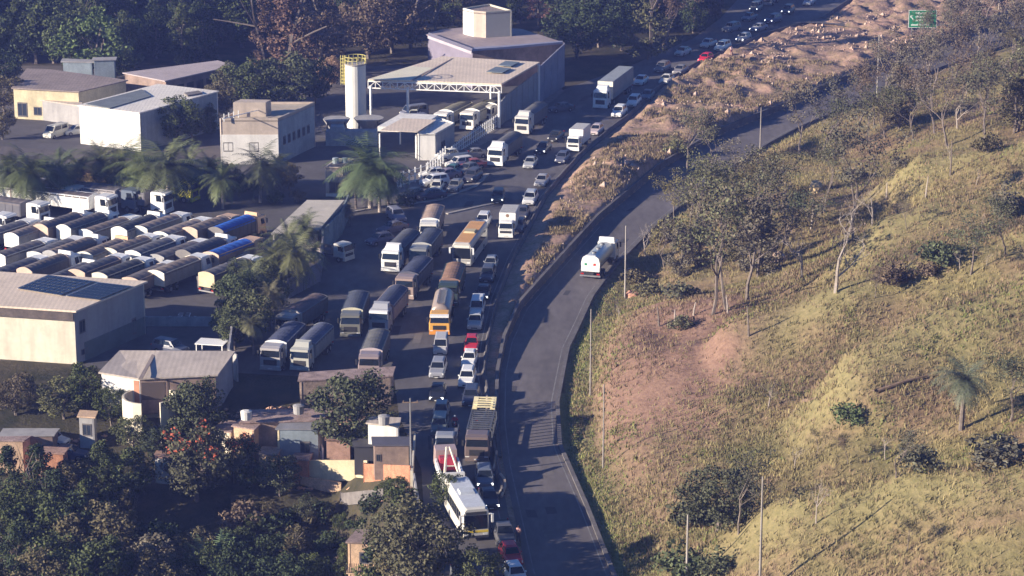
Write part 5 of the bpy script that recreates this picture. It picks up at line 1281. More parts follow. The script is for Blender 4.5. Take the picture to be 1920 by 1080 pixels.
def palm_proto(kind, seed):
    key = ('palm', kind, seed)
    if key in PROTO: return PROTO[key]
    rs = np.random.RandomState(seed*31+5); root = empty('palm_tree', link=False)
    H = {'royal': 4.6, 'fan': 4.2, 'low': 1.6}[kind]
    bx = rs.uniform(-.4,.4)
    MB().tube([(0,0,-.3),(bx*.3,0,H*.4),(bx,0,H*.8),(bx,0,H)], [.19,.15,.13,.11], 8).build('trunk', barkw if kind == 'royal' else barkm, root, link=False)
    fm = mat('palm_frond', (1,1,1), .6, .2, 1.0, tint=True, spec=.3)
    V_ = []; F_ = []
    nf = 54 if kind == 'royal' else 52 if kind == 'fan' else 16
    for k in range(nf):
        a0 = 2.4 * k + rs.uniform(-.2,.2); el = rs.uniform(-.85, 1.3) if kind != 'low' else rs.uniform(.5, 1.35)
        Lf = rs.uniform(3.3, 4.6) if kind != 'fan' else rs.uniform(1.9, 2.7)
        p = Vector((bx, 0, H)); d = Vector((math.cos(a0)*math.cos(el), math.sin(a0)*math.cos(el), math.sin(el))); pts = [p.copy()]
        n = 7
        for j in range(n):
            p = p + d * Lf / n; pts.append(p.copy()); d = (d + Vector((0,0,-.24 if kind != 'low' else -.13))).normalized()
        for j in range(n):
            t = (j+.5)/n; w = (.7 if kind != 'fan' else .75) * math.sin(math.pi*min(1,.18+t*.8)) * Lf/3
            dd = (pts[j+1]-pts[j]); side = dd.cross(Vector((0,0,1))).normalized()
            for s in (-1, 1):
                for q in (0, .34, .67):
                    b0 = pts[j].lerp(pts[j+1], q); b1 = pts[j].lerp(pts[j+1], q+.2); tip = b0 + side*s*w + dd*.7 + Vector((0,0,-.28*w + rs.normal()*.05))
                    i = len(V_); V_ += [tuple(b0), tuple(b1), tuple(tip)]; F_.append((i,i+1,i+2))
    me = bpy.data.meshes.new('fronds'); me.from_pydata(V_, [], F_); me.materials.append(fm)
    o = bpy.data.objects.new('fronds', me); o.parent = root
    PROTO[key] = root; return root
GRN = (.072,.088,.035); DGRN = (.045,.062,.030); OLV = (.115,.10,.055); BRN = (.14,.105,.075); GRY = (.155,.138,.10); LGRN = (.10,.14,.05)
TREES = []
def tree(px, py, kind, h, col, label, cat='tree', seed=None, w=1.0, group=None, ground=True, z=None, name=None, over=None):
    seed = seed if seed is not None else (int(px*7+py*3) % 4)
    ref = {'broad':9.2,'flower':9.2,'tall':12.4,'conifer':12.2,'sparse':10.5,'bare':10.5,'bush':2.9}
    if kind in ('royal','fan','low'):
        pr = palm_proto(kind, seed % 3); s = h / {'royal':7.0,'fan':6.0,'low':3.6}[kind]; cat = 'palm tree'
    else: pr = tree_proto(kind, seed); s = h / ref[kind]
    g = G(px, py) if over is None else over
    t = inst(pr, g, (px*1.7+py*.9) % 6.28, label, cat, group, {'crown': col, 'fronds': col}, sc=(s*w, s*w, s))
    TREES.append(t); return t
def cluster(pts, group, place_, kinds, hs, cols, seed, cat='tree'):
    rn = random.Random(seed); pts = sorted(pts, key=lambda p: p[0])
    for i, (x, y) in enumerate(pts):
        k = rn.choice(kinds); c_ = rn.choice(cols); h = rn.uniform(*hs)
        word = {BRN:'brown', GRN:'green', DGRN:'dark green', OLV:'olive', GRY:'grey green', LGRN:'light green'}[c_]
        tree(x, y, k, h, c_, f'{word} {"bush" if k == "bush" else "tree"}, {num(i+1)} from left {place_}', cat=cat, seed=i % 4, w=rn.uniform(.95,1.25), group=group)
def num(i):
    s = {1:'st',2:'nd',3:'rd'}.get(i % 10 if i % 100 not in (11,12,13) else 0, 'th'); return f'{i}{s}'
# ---- tree lists: base pixel, kind, height in metres, colour, label
rnd = random.Random(11)
named = [
 (185,152,'broad',13,LGRN,'large sunlit green tree rising behind the pale sheds at the upper left',1.2),
 (236,150,'tall',12,GRN,'narrower green tree right of the large upper left tree',1.0),
 (130,140,'broad',12,GRN,'green tree left of the large upper left tree',.9),
 (455,90,'broad',12,GRN,'sunlit green tree at the top edge left of the brown feathery tree',1.0),
 (425,70,'tall',13,LGRN,'tall bright green tree cut by the top edge',.9),
 (540,150,'conifer',16,(.16,.10,.075),'big brown feathery tree at the top, behind the leafy group',1.35),
 (500,135,'conifer',13,(.14,.095,.07),'smaller brown feathery tree left of the big one',1.1),
 (600,140,'broad',12,BRN,'brownish broad tree left of the yellow ladder tower',1.0),
 (480,205,'broad',9.5,GRN,'broad green tree behind the office block, left one',1.1),
 (545,205,'broad',10,(.085,.095,.05),'large leafy tree right behind the office block',1.15),
 (445,200,'broad',8,(.095,.10,.05),'leafy tree at the left shoulder of the office block',1.0),
 (590,195,'broad',8,DGRN,'dark tree between the office block and the white tower',1.0),
 (620,165,'broad',6,(.30,.20,.13),'small pale orange tree left of the white tower',.9),
 (690,110,'broad',12,BRN,'brown green tree straight above the white tower',1.1),
 (735,100,'tall',14,OLV,'tall olive tree above the left end of the canopy',1.2),
 (770,92,'conifer',14,BRN,'brown feathery tree above the canopy',1.2),
 (655,80,'tall',13,DGRN,'dark tree at the top edge above the white tower',1.1),
 (815,60,'conifer',13,(.12,.10,.055),'olive feathery tree at the top edge left of the cream tower',1.2),
 (850,45,'tall',12,GRN,'green tree just left of the cream tower top',1.0),
 (975,45,'tall',10,GRN,'green tree peeking above the cream tower',1.0),
 (1010,48,'conifer',10,(.17,.09,.075),'reddish feathery tree right of the cream tower',1.1),
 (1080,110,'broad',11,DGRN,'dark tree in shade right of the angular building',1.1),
 (1135,60,'tall',12,(.13,.085,.07),'brownish tree top in the dark wood above the box trailer',.7),
 (1215,112,'conifer',15,(.10,.10,.05),'tall light green feathery tree beside the highway above the box trailer',1.25),
 (1165,95,'broad',7.5,(.085,.115,.055),'low spreading green tree left of the tall feathery one',1.1),
 (1240,100,'sparse',11,(.14,.10,.08),'brownish tree on the right flank of the tall feathery tree',1.0),
 (1100,60,'broad',13,DGRN,'deep shaded tree at the top between tower and highway',1.2),
 (1300,62,'tall',11,DGRN,'dark tree at the kerb below the far lorry',1.0),
 (1338,38,'tall',9,(.10,.07,.05),'brown dark tree beside the far pickup',.8),
 (668,858,'broad',9.6,(.070,.080,.045),'big dark crowned tree standing beside the highway below the ruined building',1.05),
 (372,838,'broad',8.2,(.072,.082,.045),'dense round green tree between the long shed and the orange walled house',.85),
 (370,940,'flower',8.5,(.085,.085,.05),'tree with orange red blossom at the lower left',1.1),
 (440,905,'flower',6.0,(.075,.085,.05),'smaller tree with orange blossom by the orange walled house',.9),
 (795,1108,'broad',9.0,(.105,.10,.06),'large tree at the bottom overhanging the white roofed bus',1.05),
 (752,1085,'broad',7,(.095,.095,.055),'tree at the bottom left of the bus, behind the larger one',1.0),
 (900,1120,'broad',5,(.09,.10,.045),'small round tree at the very bottom by the highway edge',1.0),
 (842,958,'broad',4.2,GRN,'little green tree beside the white roofed bus rear',1.0),
 (524,930,'broad',4.8,(.09,.10,.06),'small tree in front of the yellow garden wall',1.0),
 (575,985,'broad',3.2,(.08,.085,.05),'low tree below the yellow garden wall',.9),
 (210,800,'broad',4.8,GRN,'small green tree left of the round cistern',.9),
 (120,785,'broad',4.8,(.13,.13,.06),'yellowish shrubby tree below the cream warehouse',1.3),
 (165,770,'broad',5.5,GRN,'green tree at the left end of the long shed',1.1),
 (30,778,'broad',4.8,(.11,.09,.06),'brown green tree at the left edge below the warehouse',1.2),
 (250,850,'broad',4.5,(.10,.11,.05),'low green tree left of the dense round one',1.1),
 (300,862,'broad',4.0,(.06,.075,.045),'dark low tree beneath the dense round one',1.2),
 (408,1112,'low',4.2,(.13,.19,.09),'bright green banana-like palm at the bottom',1.0),
 (454,478,'fan',0,GRN,'',1),
]
for q in named:
    x, y, k, h, c_, lb, w = q
    if not lb: continue
    tree(x, y, k, h, c_, lb, w=w, cat='tree')
palms = [
 (22,392,'royal',9.0,(.07,.085,.04),'tall palm at the left edge above the yard',1.0),
 (62,398,'royal',9.8,(.08,.10,.04),'tall palm second from the left edge above the yard',1.1),
 (110,385,'royal',8.6,(.06,.08,.035),'dark palm third from the left edge above the yard',1.1),
 (150,372,'royal',7.5,(.06,.075,.035),'palm fourth from the left edge',1.1),
 (190,362,'royal',8.2,(.09,.10,.045),'palm below the left corner of the white warehouse',1.1),
 (232,365,'royal',8.4,(.09,.10,.04),'palm in front of the white warehouse corner',1.1),
 (262,382,'royal',9.6,(.10,.125,.045),'big arching palm left of the pale trunked one',1.2),
 (315,388,'royal',10.5,(.085,.10,.045),'largest palm with drooping fronds and a pale trunk',1.3),
 (352,375,'royal',8.5,(.075,.09,.04),'palm just right of the largest drooping one',1.1),
 (395,362,'royal',6.5,(.06,.08,.04),'lower palm left of the white sheeted heap',1.0),
 (418,392,'royal',7.2,(.09,.11,.045),'palm in front of the office block left corner',1.1),
 (488,380,'royal',9.0,(.065,.075,.045),'dark palm in front of the office facade',1.2),
 (520,350,'royal',6.0,(.07,.085,.045),'short palm at the office block right corner',1.0),
 (695,392,'royal',11.0,(.075,.105,.045),'biggest green palm beside the gatehouse',1.4),
 (712,398,'royal',9.0,(.07,.10,.045),'slightly lower palm touching the biggest green palm',1.2),
 (728,385,'fan',6.5,(.06,.08,.04),'lower palm right of the biggest green palm',1.2),
 (668,392,'fan',6.5,(.10,.095,.065),'brownish fan palm left of the biggest green palm',1.1),
 (620,430,'fan',4.2,(.11,.10,.06),'small brownish palm at the top of the sloped roof',1.1),
 (655,425,'fan',4.0,(.10,.09,.06),'small palm right of the sloped roof',1.1),
 (552,552,'royal',8.5,(.105,.11,.05),'palm with a white trunk left of the heavy trucks',1.1),
 (520,545,'royal',7.5,(.09,.10,.045),'palm left of the white trunked palm',1.1),
 (590,520,'fan',5.5,(.08,.095,.045),'short palm between shed and heavy trucks',1.0),
 (575,478,'royal',6.5,(.08,.095,.045),'low palm in front of the white door of the sloped shed',1.0),
 (538,505,'royal',6.8,(.09,.10,.045),'palm behind the white trunked palm, next to the yard end',1.1),
 (468,585,'royal',7.0,(.09,.10,.045),'palm crown rising out of the thicket by the yard wall',1.0),
 (475,665,'fan',6.0,(.11,.11,.06),'lowest skirted palm at the thicket foot beside the heavy trucks',1.0),
 (505,620,'fan',7.0,(.12,.11,.06),'brown skirted palm in the thicket by the heavy trucks',1.0),
 (1802,806,'fan',8.0,(.10,.115,.075),'lone palm standing on the grassy hillside',1.25)]
for x, y, k, h, c_, lb, w in palms: tree(x, y, k, h*.9, tuple(v*1.2 for v in c_), lb, w=w)
thick = [(515,585,'broad',4.5,(.09,.10,.05),'thicket tree right of the palm crown by the yard wall'),(425,635,'broad',4.0,(.08,.095,.045),'thicket tree just above the striped awning'),(450,600,'broad',6.5,(.075,.095,.045),'rounded thicket tree at the right edge of the yard wall'),(470,640,'broad',6.5,(.095,.105,.05),'thicket tree beside the brown skirted palm'),(440,655,'broad',5.0,(.09,.105,.05),'low thicket tree above the long shed end'),(485,560,'broad',5.5,(.085,.095,.045),'thicket tree below the two palms'),(455,545,'broad',4.5,(.07,.085,.045),'upper thicket tree beside the yard wall'),(560,455,'bush',2.4,GRN,'bush in front of the sloped shed'),(760,385,'bush',2.2,DGRN,'dark bush behind the parked dark hatchback'),(560,378,'bush',2.0,(.14,.11,.07),'brown bush in the garden island'),(520,382,'bush',2.2,GRN,'green bush in the garden island')]
for x, y, k, h, c_, lb in thick: tree(x, y, k, h, c_, lb, cat='tree' if k != 'bush' else 'bush')
cluster([(6,165),(10,215),(5,262),(300,262),(330,268),(360,262),(395,250),(408,225),(422,200)], 'trees between the sheds and the palms', 'between the sheds and palms', ('broad','broad','tall'), (4.5,7.5), (GRN,OLV,DGRN), 41)
cluster([(x, 352 + (x*7 % 13) - 6) for x in range(10, 575, 38)], 'low trees between the palms', 'among the low trees between the palms', ('broad','broad','bush'), (2.8,4.4), (GRN,DGRN,OLV), 47)
cluster([(240,1010),(285,1085),(230,1080),(395,1130),(560,1090),(580,1120),(650,1120),(520,1085),(440,1070)], 'trees round the dark hollow', 'round the dark hollow at the bottom', ('broad','tall'), (4.5,6.5), (DGRN,GRN,OLV), 53)
cluster([(470,925),(600,985),(640,1000),(700,975),(560,1020),(620,1030),(670,1010),(740,985),(520,1000)], 'garden trees below the yard walls', 'below the garden walls', ('broad','bush','bush'), (1.8,3.2), (GRN,DGRN,OLV), 43)
# lower-left wood: trees numbered by what they stand beside
cluster([(20,965),(75,970),(140,962),(195,955),(240,945),(45,1010),(110,1015),(165,1020),(10,1050),(85,1060),(145,1065),(40,1110),(110,1120),(190,1085),(20,1160),(90,1170),(160,1160),(215,1140)], 'trees of the lower left wood', 'in the lower left wood', ('broad','broad','tall'), (6.0,8.4), (OLV,GRN,OLV,DGRN,GRN), 3)
cluster([(270,1120),(330,1125),(360,1090),(300,1150),(450,1125),(490,1130),(520,1150),(430,1150)], 'trees along the bottom edge', 'in the bottom left tree line', ('broad','broad'), (4.5,7), (GRN,DGRN,GRY,OLV), 5)
cluster([(600,1090),(640,1100),(700,1100),(590,975),(740,950),(757,955),(480,1000),(500,985),(460,990),(720,1060),(745,1080)], 'shrubs in the ravine gardens', 'among the lower garden shrubs', ('bush','bush','broad'), (2.4,3.6), (GRN,OLV,BRN,DGRN), 8, cat='bush')
# the dark wood along the top
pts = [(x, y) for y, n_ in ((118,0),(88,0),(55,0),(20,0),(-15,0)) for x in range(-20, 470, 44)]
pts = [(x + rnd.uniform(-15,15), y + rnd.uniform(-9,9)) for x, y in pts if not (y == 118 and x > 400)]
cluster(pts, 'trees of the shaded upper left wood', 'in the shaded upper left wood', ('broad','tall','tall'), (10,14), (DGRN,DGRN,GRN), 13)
pts = [(x + rnd.uniform(-12,12), y + rnd.uniform(-7,7)) for y in (70,40,10,-20) for x in range(480, 860, 42) if not (y == 70 and x > 760)]
cluster(pts, 'trees of the upper middle wood', 'in the brownish top edge wood', ('broad','tall','conifer','sparse'), (9,13), (BRN,OLV,GRN,BRN), 17)
pts = [(x + rnd.uniform(-12,12), y + rnd.uniform(-7,7)) for y in (84,50,15,-20) for x in range(1085, 1330, 40) if x < 1295 - (84-y)*-.1 and not (y > 60 and x > 1180)]
pts += [(x, -12 + rnd.uniform(-8,4)) for x in range(900, 1080, 36)]
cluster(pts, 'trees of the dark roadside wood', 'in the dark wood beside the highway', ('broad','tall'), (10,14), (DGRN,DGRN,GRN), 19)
# ---- hillside on the right
hill = [
 (1336,590,'sparse',13.5,(.115,.12,.065),'tall thin tree with a dark trunk in front of the hillside grove',1.1),
 (1362,580,'sparse',13,GRY,'tall pale trunked tree right beside the dark trunked one',1.0),
 (1400,562,'sparse',12,(.13,.11,.085),'grey twiggy tree with a low fork right of the tall pair',1.2),
 (1300,470,'sparse',11,(.115,.12,.06),'grove tree nearest the empty road',1.1),
 (1265,430,'sparse',7,(.17,.15,.06),'yellowish bushy tree at the road bend',1.1),
 (1210,480,'bare',5,(.13,.11,.07),'small bare tree right of the tank truck cab',1.1),
 (1250,455,'bush',3.4,(.17,.15,.06),'yellow bush at the inner road bend',1.0),
 (1355,470,'sparse',11,(.12,.12,.065),'leafy grove tree behind the tall pair',1.2),
 (1420,455,'sparse',11,(.115,.115,.07),'leafy grove tree in the middle of the hillside',1.2),
 (1460,500,'sparse',9,(.075,.09,.055),'dark green grove tree left of the bare white one',1.0),
 (1505,525,'bare',8,(.10,.08,.09),'purplish twiggy tree left of the bare white one',1.2),
 (1566,550,'bare',10.5,(.14,.11,.10),'bare tree with white forked branches reaching right',1.25),
 (1600,450,'sparse',13.5,(.12,.115,.085),'tall slim tree with a pale pink trunk',.95),
 (1520,430,'bare',7,(.13,.12,.08),'thin tree behind the bare white one, left',1.0),
 (1545,400,'sparse',9,(.12,.12,.07),'thin tree behind the bare white one, middle',1.0),
 (1635,430,'bare',6,(.15,.11,.07),'small brown twiggy tree right of the slim pale trunk',1.0),
 (1290,325,'sparse',8.5,(.14,.135,.075),'light tree on the median edge with a white trunk',1.25),
 (1330,322,'sparse',8,(.12,.11,.075),'second tree on the median edge, greyer',1.2),
 (1270,290,'bush',3,(.14,.14,.07),'bush left of the light median tree',1.0),
 (1500,290,'sparse',9.5,GRY,'grey green tree at the roadside above the grove',1.25),
 (1540,300,'sparse',9,(.10,.105,.065),'roadside tree right of the grey green one',1.1),
 (1570,285,'sparse',10,(.10,.095,.07),'darker roadside tree above the slim pale trunk',1.2),
 (1625,270,'sparse',8,(.105,.11,.06),'roadside tree below the tallest far pole',1.1),
 (1660,260,'sparse',8,(.12,.12,.06),'olive roadside tree below the sign',1.2),
 (1712,262,'sparse',7.5,(.11,.11,.065),'spreading tree on the sunny slope shoulder',1.3),
 (1775,275,'sparse',10,(.12,.105,.085),'grey tree with leaning trunk at the upper right',1.2),
 (1700,175,'sparse',10,(.14,.115,.09),'pinkish grey tree covering the far bend',1.3),
 (1750,180,'sparse',10,(.13,.11,.085),'pinkish grey tree right of the far bend',1.2),
 (1740,110,'sparse',8,(.12,.12,.07),'tree partly covering the green sign',1.2),
 (1790,150,'sparse',10,(.10,.095,.08),'dark grey tree in the upper right group',1.2),
 (1845,270,'sparse',11,(.12,.12,.075),'tree with a pale straight trunk at the right edge group',1.1),
 (1900,250,'sparse',12,(.12,.12,.07),'tall tree at the right edge with white trunks',1.1),
 (1880,140,'sparse',11,(.13,.11,.085),'bushy grey tree at the upper right edge',1.3),
 (1830,110,'sparse',10,(.13,.11,.09),'mauve grey tree in the upper right corner group',1.3),
 (1900,60,'sparse',10,(.12,.105,.08),'tree in the upper right corner',1.3),
 (1800,60,'sparse',9,(.13,.115,.085),'tree at the top edge right of the green sign',1.3),
 (1850,30,'sparse',9,(.12,.11,.08),'tree at the top edge near the corner',1.3),
 (1345,1005,'broad',6.5,(.085,.09,.055),'dark green bushy tree low on the hillside',1.15),
 (1385,1010,'sparse',7,(.08,.08,.055),'leaning dark tree right of the bushy one',1.1),
 (1300,985,'bush',3.2,(.085,.09,.055),'dark bush left of the bushy hillside tree',1.1),
 (1275,1090,'bush',3.5,(.10,.12,.06),'green bush at the bottom edge of the slope',1.3),
 (1340,1085,'bush',2.6,(.11,.12,.065),'low bush at the bottom edge right of the green one',1.2),
 (1530,985,'bare',4.6,(.13,.11,.07),'small bare tree on the lower slope',1.0),
 (1440,765,'bare',3.6,(.13,.12,.08),'low twiggy shrub tree in mid slope',1.3),
 (1820,515,'sparse',6,(.10,.115,.07),'grey green shrub tree above the upper hump',1.4),
 (1760,500,'bush',3.0,(.10,.12,.065),'green bush above the upper hump',1.3),
 (1885,480,'sparse',6,(.11,.115,.07),'shrub tree at the right edge above the hump',1.3),
 (1895,790,'sparse',6,(.085,.095,.06),'dark shrub tree at the right edge beside the palm',1.4),
 (1870,870,'bush',3.0,(.11,.105,.08),'grey bush at the right edge below the palm',1.5),
 (1680,900,'sparse',4.5,(.12,.115,.08),'grey low tree beyond the lower hump',1.3),
 (1720,880,'bush',2.4,(.11,.11,.075),'grey bush beyond the lower hump',1.3),
 (1590,790,'bush',2.2,(.11,.14,.06),'bright green bush beside the fallen log',1.3),
 (1280,620,'bush',2.0,(.12,.12,.07),'small bush at the foot of the grove',1.2),
 (1270,560,'bush',2.6,(.12,.12,.075),'bush in the grass left of the tall pair',1.5),
 (1215,560,'bush',2.4,(.14,.13,.07),'brown green bush near the orange rock',1.4),
 (1190,530,'bush',2.2,(.14,.12,.07),'bush between pole and road below the bare little tree',1.3)]
for x, y, k, h, c_, lb, w in hill: tree(x, y, k, h, c_, lb, w=w, cat='bush' if k == 'bush' else 'tree')
rn2 = random.Random(23)
pts = [(x + rn2.uniform(-16,16), y + rn2.uniform(-10,10)) for y, xa, xb in ((20,1770,1920),(60,1790,1930),(100,1760,1930),(150,1730,1930),(200,1650,1930),(245,1600,1930)) for x in range(xa, xb, 50)]
cluster(pts, 'thin trees of the upper right slope', 'in the thin upper right wood', ('sparse','sparse','tall','bare'), (7,10.5), (GRY,OLV,BRN,GRY), 29)
pts = [(1290,440),(1330,430),(1385,420),(1440,430),(1470,460),(1310,500),(1385,500),(1420,520),(1370,395),(1420,385),(1465,400),(1245,500),(1275,520)]
cluster(pts, 'trees of the grove at the road bend', 'in the grove at the road bend', ('sparse','sparse','tall'), (6.5,9.5), (GRY,OLV,BRN,GRY), 31)
pts = [(1600,340),(1690,320),(1830,350),(1880,400),(1560,470),(1700,430),(1840,430),(1530,860),(1590,872),(1660,862),(1490,880),(1700,1040),(1160,600),(1740,520),(1680,535),(1800,505),(1850,500),(1640,560),(1780,300),(1850,290)]
cluster(pts, 'bushes dotted over the open slope', 'of those dotted over the open slope', ('bush','sparse','bare'), (1.8,3.6), (GRY,OLV,BRN), 37, cat='bush')
# dead stumps and saplings
for i, (x, y, h, lb) in enumerate([(1236,612,2.4,'grey stump in the grass below the bush, left'),(1265,612,2.0,'thin pale stump right of the grey stump'),(1300,592,1.6,'short pale stump at the foot of the tall pair'),(1404,630,3.4,'leaning brown stump right of the tall pair'),(1662,375,2.2,'pale stump on the slope behind the slim tree'),(1735,378,3.0,'pale stump high on the open slope'),(1365,588,2.2,'slanted white stump by the tall pair'),(1782,330,4.5,'dark broken trunk on the right slope')]):
    g = G(x, y); o = MB().tube([(0,0,-.2),(.1*(i%3-1),0,h*.5),(.25*(i%3-1),0,h)], [.13,.1,.06], 6).build('stump', barkw if 'pale' in lb or 'white' in lb else barkm); o.location = g; tag(o, lb, 'stump')
for (x0, y0, x1, y1, lb) in [(1505,770,1640,742,'long fallen pale log on the slope'),(1645,742,1740,712,'second fallen log above the long one')]:
    a_, b_ = G(x0,y0), G(x1,y1); o = MB().tube([a_-a_+Vector((0,0,.2)), (b_-a_)*.5+Vector((0,0,.4)), (b_-a_)+Vector((0,0,.3))], [.2,.15,.1], 7).build('fallen_log', wood); o.location = a_; tag(o, lb, 'log')
def rock(px, py, r, m, lb, sq=.6):
    bm = bmesh.new(); bmesh.ops.create_icosphere(bm, subdivisions=2, radius=r); rs = np.random.RandomState(int(px))
    for v in bm.verts: v.co = v.co * (1 + rs.uniform(-.22,.22)); v.co.z *= sq
    me = bpy.data.meshes.new('rock'); bm.to_mesh(me); bm.free(); me.materials.append(m)
    o = bpy.data.objects.new('rock', me); C.objects.link(o); o.location = G(px, py) + Vector((0,0,r*.2)); tag(o, lb, 'rock'); return o
orock = mat('orange_rock', (.52,.28,.20), .95, .25, .6, fine=.2)
rock(1185,555,.9,orock,'orange boulder on the verge right of the tank truck')
rock(1182,510,.6,rubblem,'pale boulder just above the orange one')
rock(1458,492,1.0,rubblem,'pale pink boulder under the purplish twiggy tree', 1.2)
rock(1530,360,1.1,mat('tan_rock', (.50,.38,.22), .95, .2, .6), 'tan boulder behind the thin grove trees', 1.2)
# ------------------------------------------------------------ grass on the hillside: nobody could count it
def tufts(name, label, n, dens, cols, hgt, wid, cat='grass', seed=1, blades=5):
    rs = np.random.RandomState(seed); P = []
    while len(P) < n:
        u = rs.uniform(900, 1990, 4000); v = rs.uniform(-10, 1130, 4000)
        # even density on the ground: sample world positions directly
        X = rs.uniform(2, 115, 6000); Y = rs.uniform(200, 470, 6000)
        ok = dens(X, Y) > rs.uniform(0, 1, 6000)
        X, Y = X[ok], Y[ok]; Z = height(X, Y)
        dep = Y*math.cos(TH) + (CH-Z)*math.sin(TH); up = Y*math.sin(TH) - (CH-Z)*math.cos(TH)
        sx = 960 + FPX*X/dep; sy = 540 - FPX*up/dep
        ok = (sx > 900) & (sx < 1960) & (sy > -20) & (sy < 1120) & (rs.uniform(0,1,len(X)) < np.clip((300/dep)**2, .2, 1))
        P.append(np.stack([X[ok], Y[ok], Z[ok]], 1))
        if sum(len(p) for p in P) >= n: break
    P = np.concatenate(P)[:n]; n = len(P)
    B = blades; base = np.repeat(P, B, 0) + np.stack([rs.normal(0,.22,n*B), rs.normal(0,.22,n*B), np.zeros(n*B)], 1)
    a = rs.uniform(0, 6.28, n*B); hh = hgt * rs.uniform(.5, 1.4, n*B); ww = wid * rs.uniform(.6, 1.3, n*B)
    dx = np.cos(a)*ww; dy = np.sin(a)*ww; lean = rs.normal(0, .35, (n*B, 2)) * hh[:, None]
    v0 = base + np.stack([-dx, -dy, -.1+0*dx], 1); v1 = base + np.stack([dx, dy, -.1+0*dx], 1); v2 = base + np.stack([lean[:,0], lean[:,1], hh], 1)
    v = np.stack([v0, v1, v2], 1).reshape(-1, 3)
    me = bpy.data.meshes.new(name); me.vertices.add(len(v)); me.vertices.foreach_set('co', v.ravel()); k = len(v)//3
    me.loops.add(k*3); me.loops.foreach_set('vertex_index', np.arange(k*3)); me.polygons.add(k); me.polygons.foreach_set('loop_start', np.arange(k)*3); me.update()
    me.materials.append(cols); o = bpy.data.objects.new(name, me); C.objects.link(o); return tag(o, label, cat, kind='stuff')
gcol = mat('dry_grass', (.16,.15,.075), .9, 0, 9.0, col2=(.31,.255,.13), fine=.3, spec=.1)
gcol2 = mat('brown_grass', (.17,.125,.08), .9, 0, 4.0, col2=(.29,.21,.14), fine=.3, spec=.1)
gcol3 = mat('green_grass', (.14,.17,.055), .9, 0, 4.0, col2=(.22,.23,.09), fine=.3, spec=.1)
def dg(X, Y):
    d = X - interp(Y, rr); nz = vnoise(X, Y, 11, 21)*.6 + vnoise(X, Y, 4, 22)*.5 - .2
    red = np.exp(-(((X - 17.5 - (Y-285)*.12) / 6.5) ** 2 + ((Y - 285) / 22) ** 2))
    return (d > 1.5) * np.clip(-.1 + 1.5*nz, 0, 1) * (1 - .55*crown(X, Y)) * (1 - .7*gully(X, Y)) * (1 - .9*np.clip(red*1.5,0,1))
def db(X, Y):
    d = X - interp(Y, rr); nz = vnoise(X, Y, 7, 33)
    return (d > 1.5) * np.clip(nz*1.3 - .3 + gully(X, Y)*.6, 0, 1)
def dgr(X, Y):
    d = X - interp(Y, rr); return (d > .6) * np.clip(np.exp(-(d/4.5)**2)*sm((340-Y)/30) + .35*(vnoise(X, Y, 6, 44) > .74), 0, 1)
tufts('dry_grass', 'dry yellow grass covering the hillside', 30000, dg, gcol, .33, .055, seed=1)
tufts('brown_grass', 'brown dead grass patches of the hillside', 14000, db, gcol2, .36, .055, seed=2)
tufts('green_grass', 'short green grass along the road verge', 6000, dgr, gcol3, .2, .08, seed=3)
def dm(X, Y):
    xl = interp(Y, hr); xw = interp(Y, wlx); return ((X > xl+3) & (X < xw-1)) * np.clip(vnoise(X, Y, 6, 55)*1.5-.45, 0, 1)
tufts('median_weeds', 'dry weeds scattered over the dirt median', 6000, dm, mat('weed', (.17,.14,.07), .9, 0, 3.0, col2=(.28,.21,.13), fine=.3), .38, .08, 'weeds', seed=4)
# rubble on the median
rs = np.random.RandomState(9); mb_v = []; mb_f = []
cnt = 0
while cnt < 1500:
    y = rs.uniform(300, 520); x = rs.uniform(-2, 90); xl = float(interp(y, hr)); xw = float(interp(y, wlx))
    if not (xl + 2.6 < x < xw - .8): continue
    dens = .04 + .9 * float(sm((y-405)/12)) * max(0, float(vnoise(x, y, 6, 77))*2.6-1.1)
    if abs(x-14.5) < 6 and abs(y-384) < 8: dens = .9
    if rs.uniform() > dens: continue
    r = rs.uniform(.06, .2) * (1.0 if rs.uniform() > .06 else 3.0); z_ = hg(x, y); i = len(mb_v)
    u = rs.normal(size=(6,3)); dirs = np.array([[1,0,0],[0,1,0],[-1,0,0],[0,-1,0],[0,0,1],[0,0,-1]]) * (1 + u*.25)
    mb_v += [tuple(np.array([x,y,z_+r*.3]) + d_*r) for d_ in dirs]
    mb_f += [(i,i+1,i+4),(i+1,i+2,i+4),(i+2,i+3,i+4),(i+3,i,i+4),(i+1,i,i+5),(i+2,i+1,i+5),(i+3,i+2,i+5),(i,i+3,i+5)]; cnt += 1
def scatter_rubble(pxs, n, seed, rmin=.08, rmax=.35):
    rs_ = np.random.RandomState(seed)
    for k in range(n):
        cx_, cy_, w_, h_ = pxs[rs_.randint(len(pxs))]
        g = G(cx_ + rs_.uniform(-w_, w_), cy_ + rs_.uniform(-h_, h_)); r = rs_.uniform(rmin, rmax); z_ = hg(g.x, g.y); i = len(mb_v2)
        u = rs_.normal(size=(6,3)); dirs = np.array([[1,0,0],[0,1,0],[-1,0,0],[0,-1,0],[0,0,.6],[0,0,-1]]) * (1 + u*.3)
        mb_v2.extend([tuple(np.array([g.x,g.y,z_+r*.3]) + d_*r) for d_ in dirs])
        mb_f2.extend([(i,i+1,i+4),(i+1,i+2,i+4),(i+2,i+3,i+4),(i+3,i,i+4),(i+1,i,i+5),(i+2,i+1,i+5),(i+3,i+2,i+5),(i,i+3,i+5)])
mb_v2 = []; mb_f2 = []
scatter_rubble([(520,880,60,20),(600,900,80,20),(480,780,60,12),(640,790,90,12),(720,925,50,14),(300,830,40,12),(560,770,60,8),(120,830,80,12)], 1100, 3)
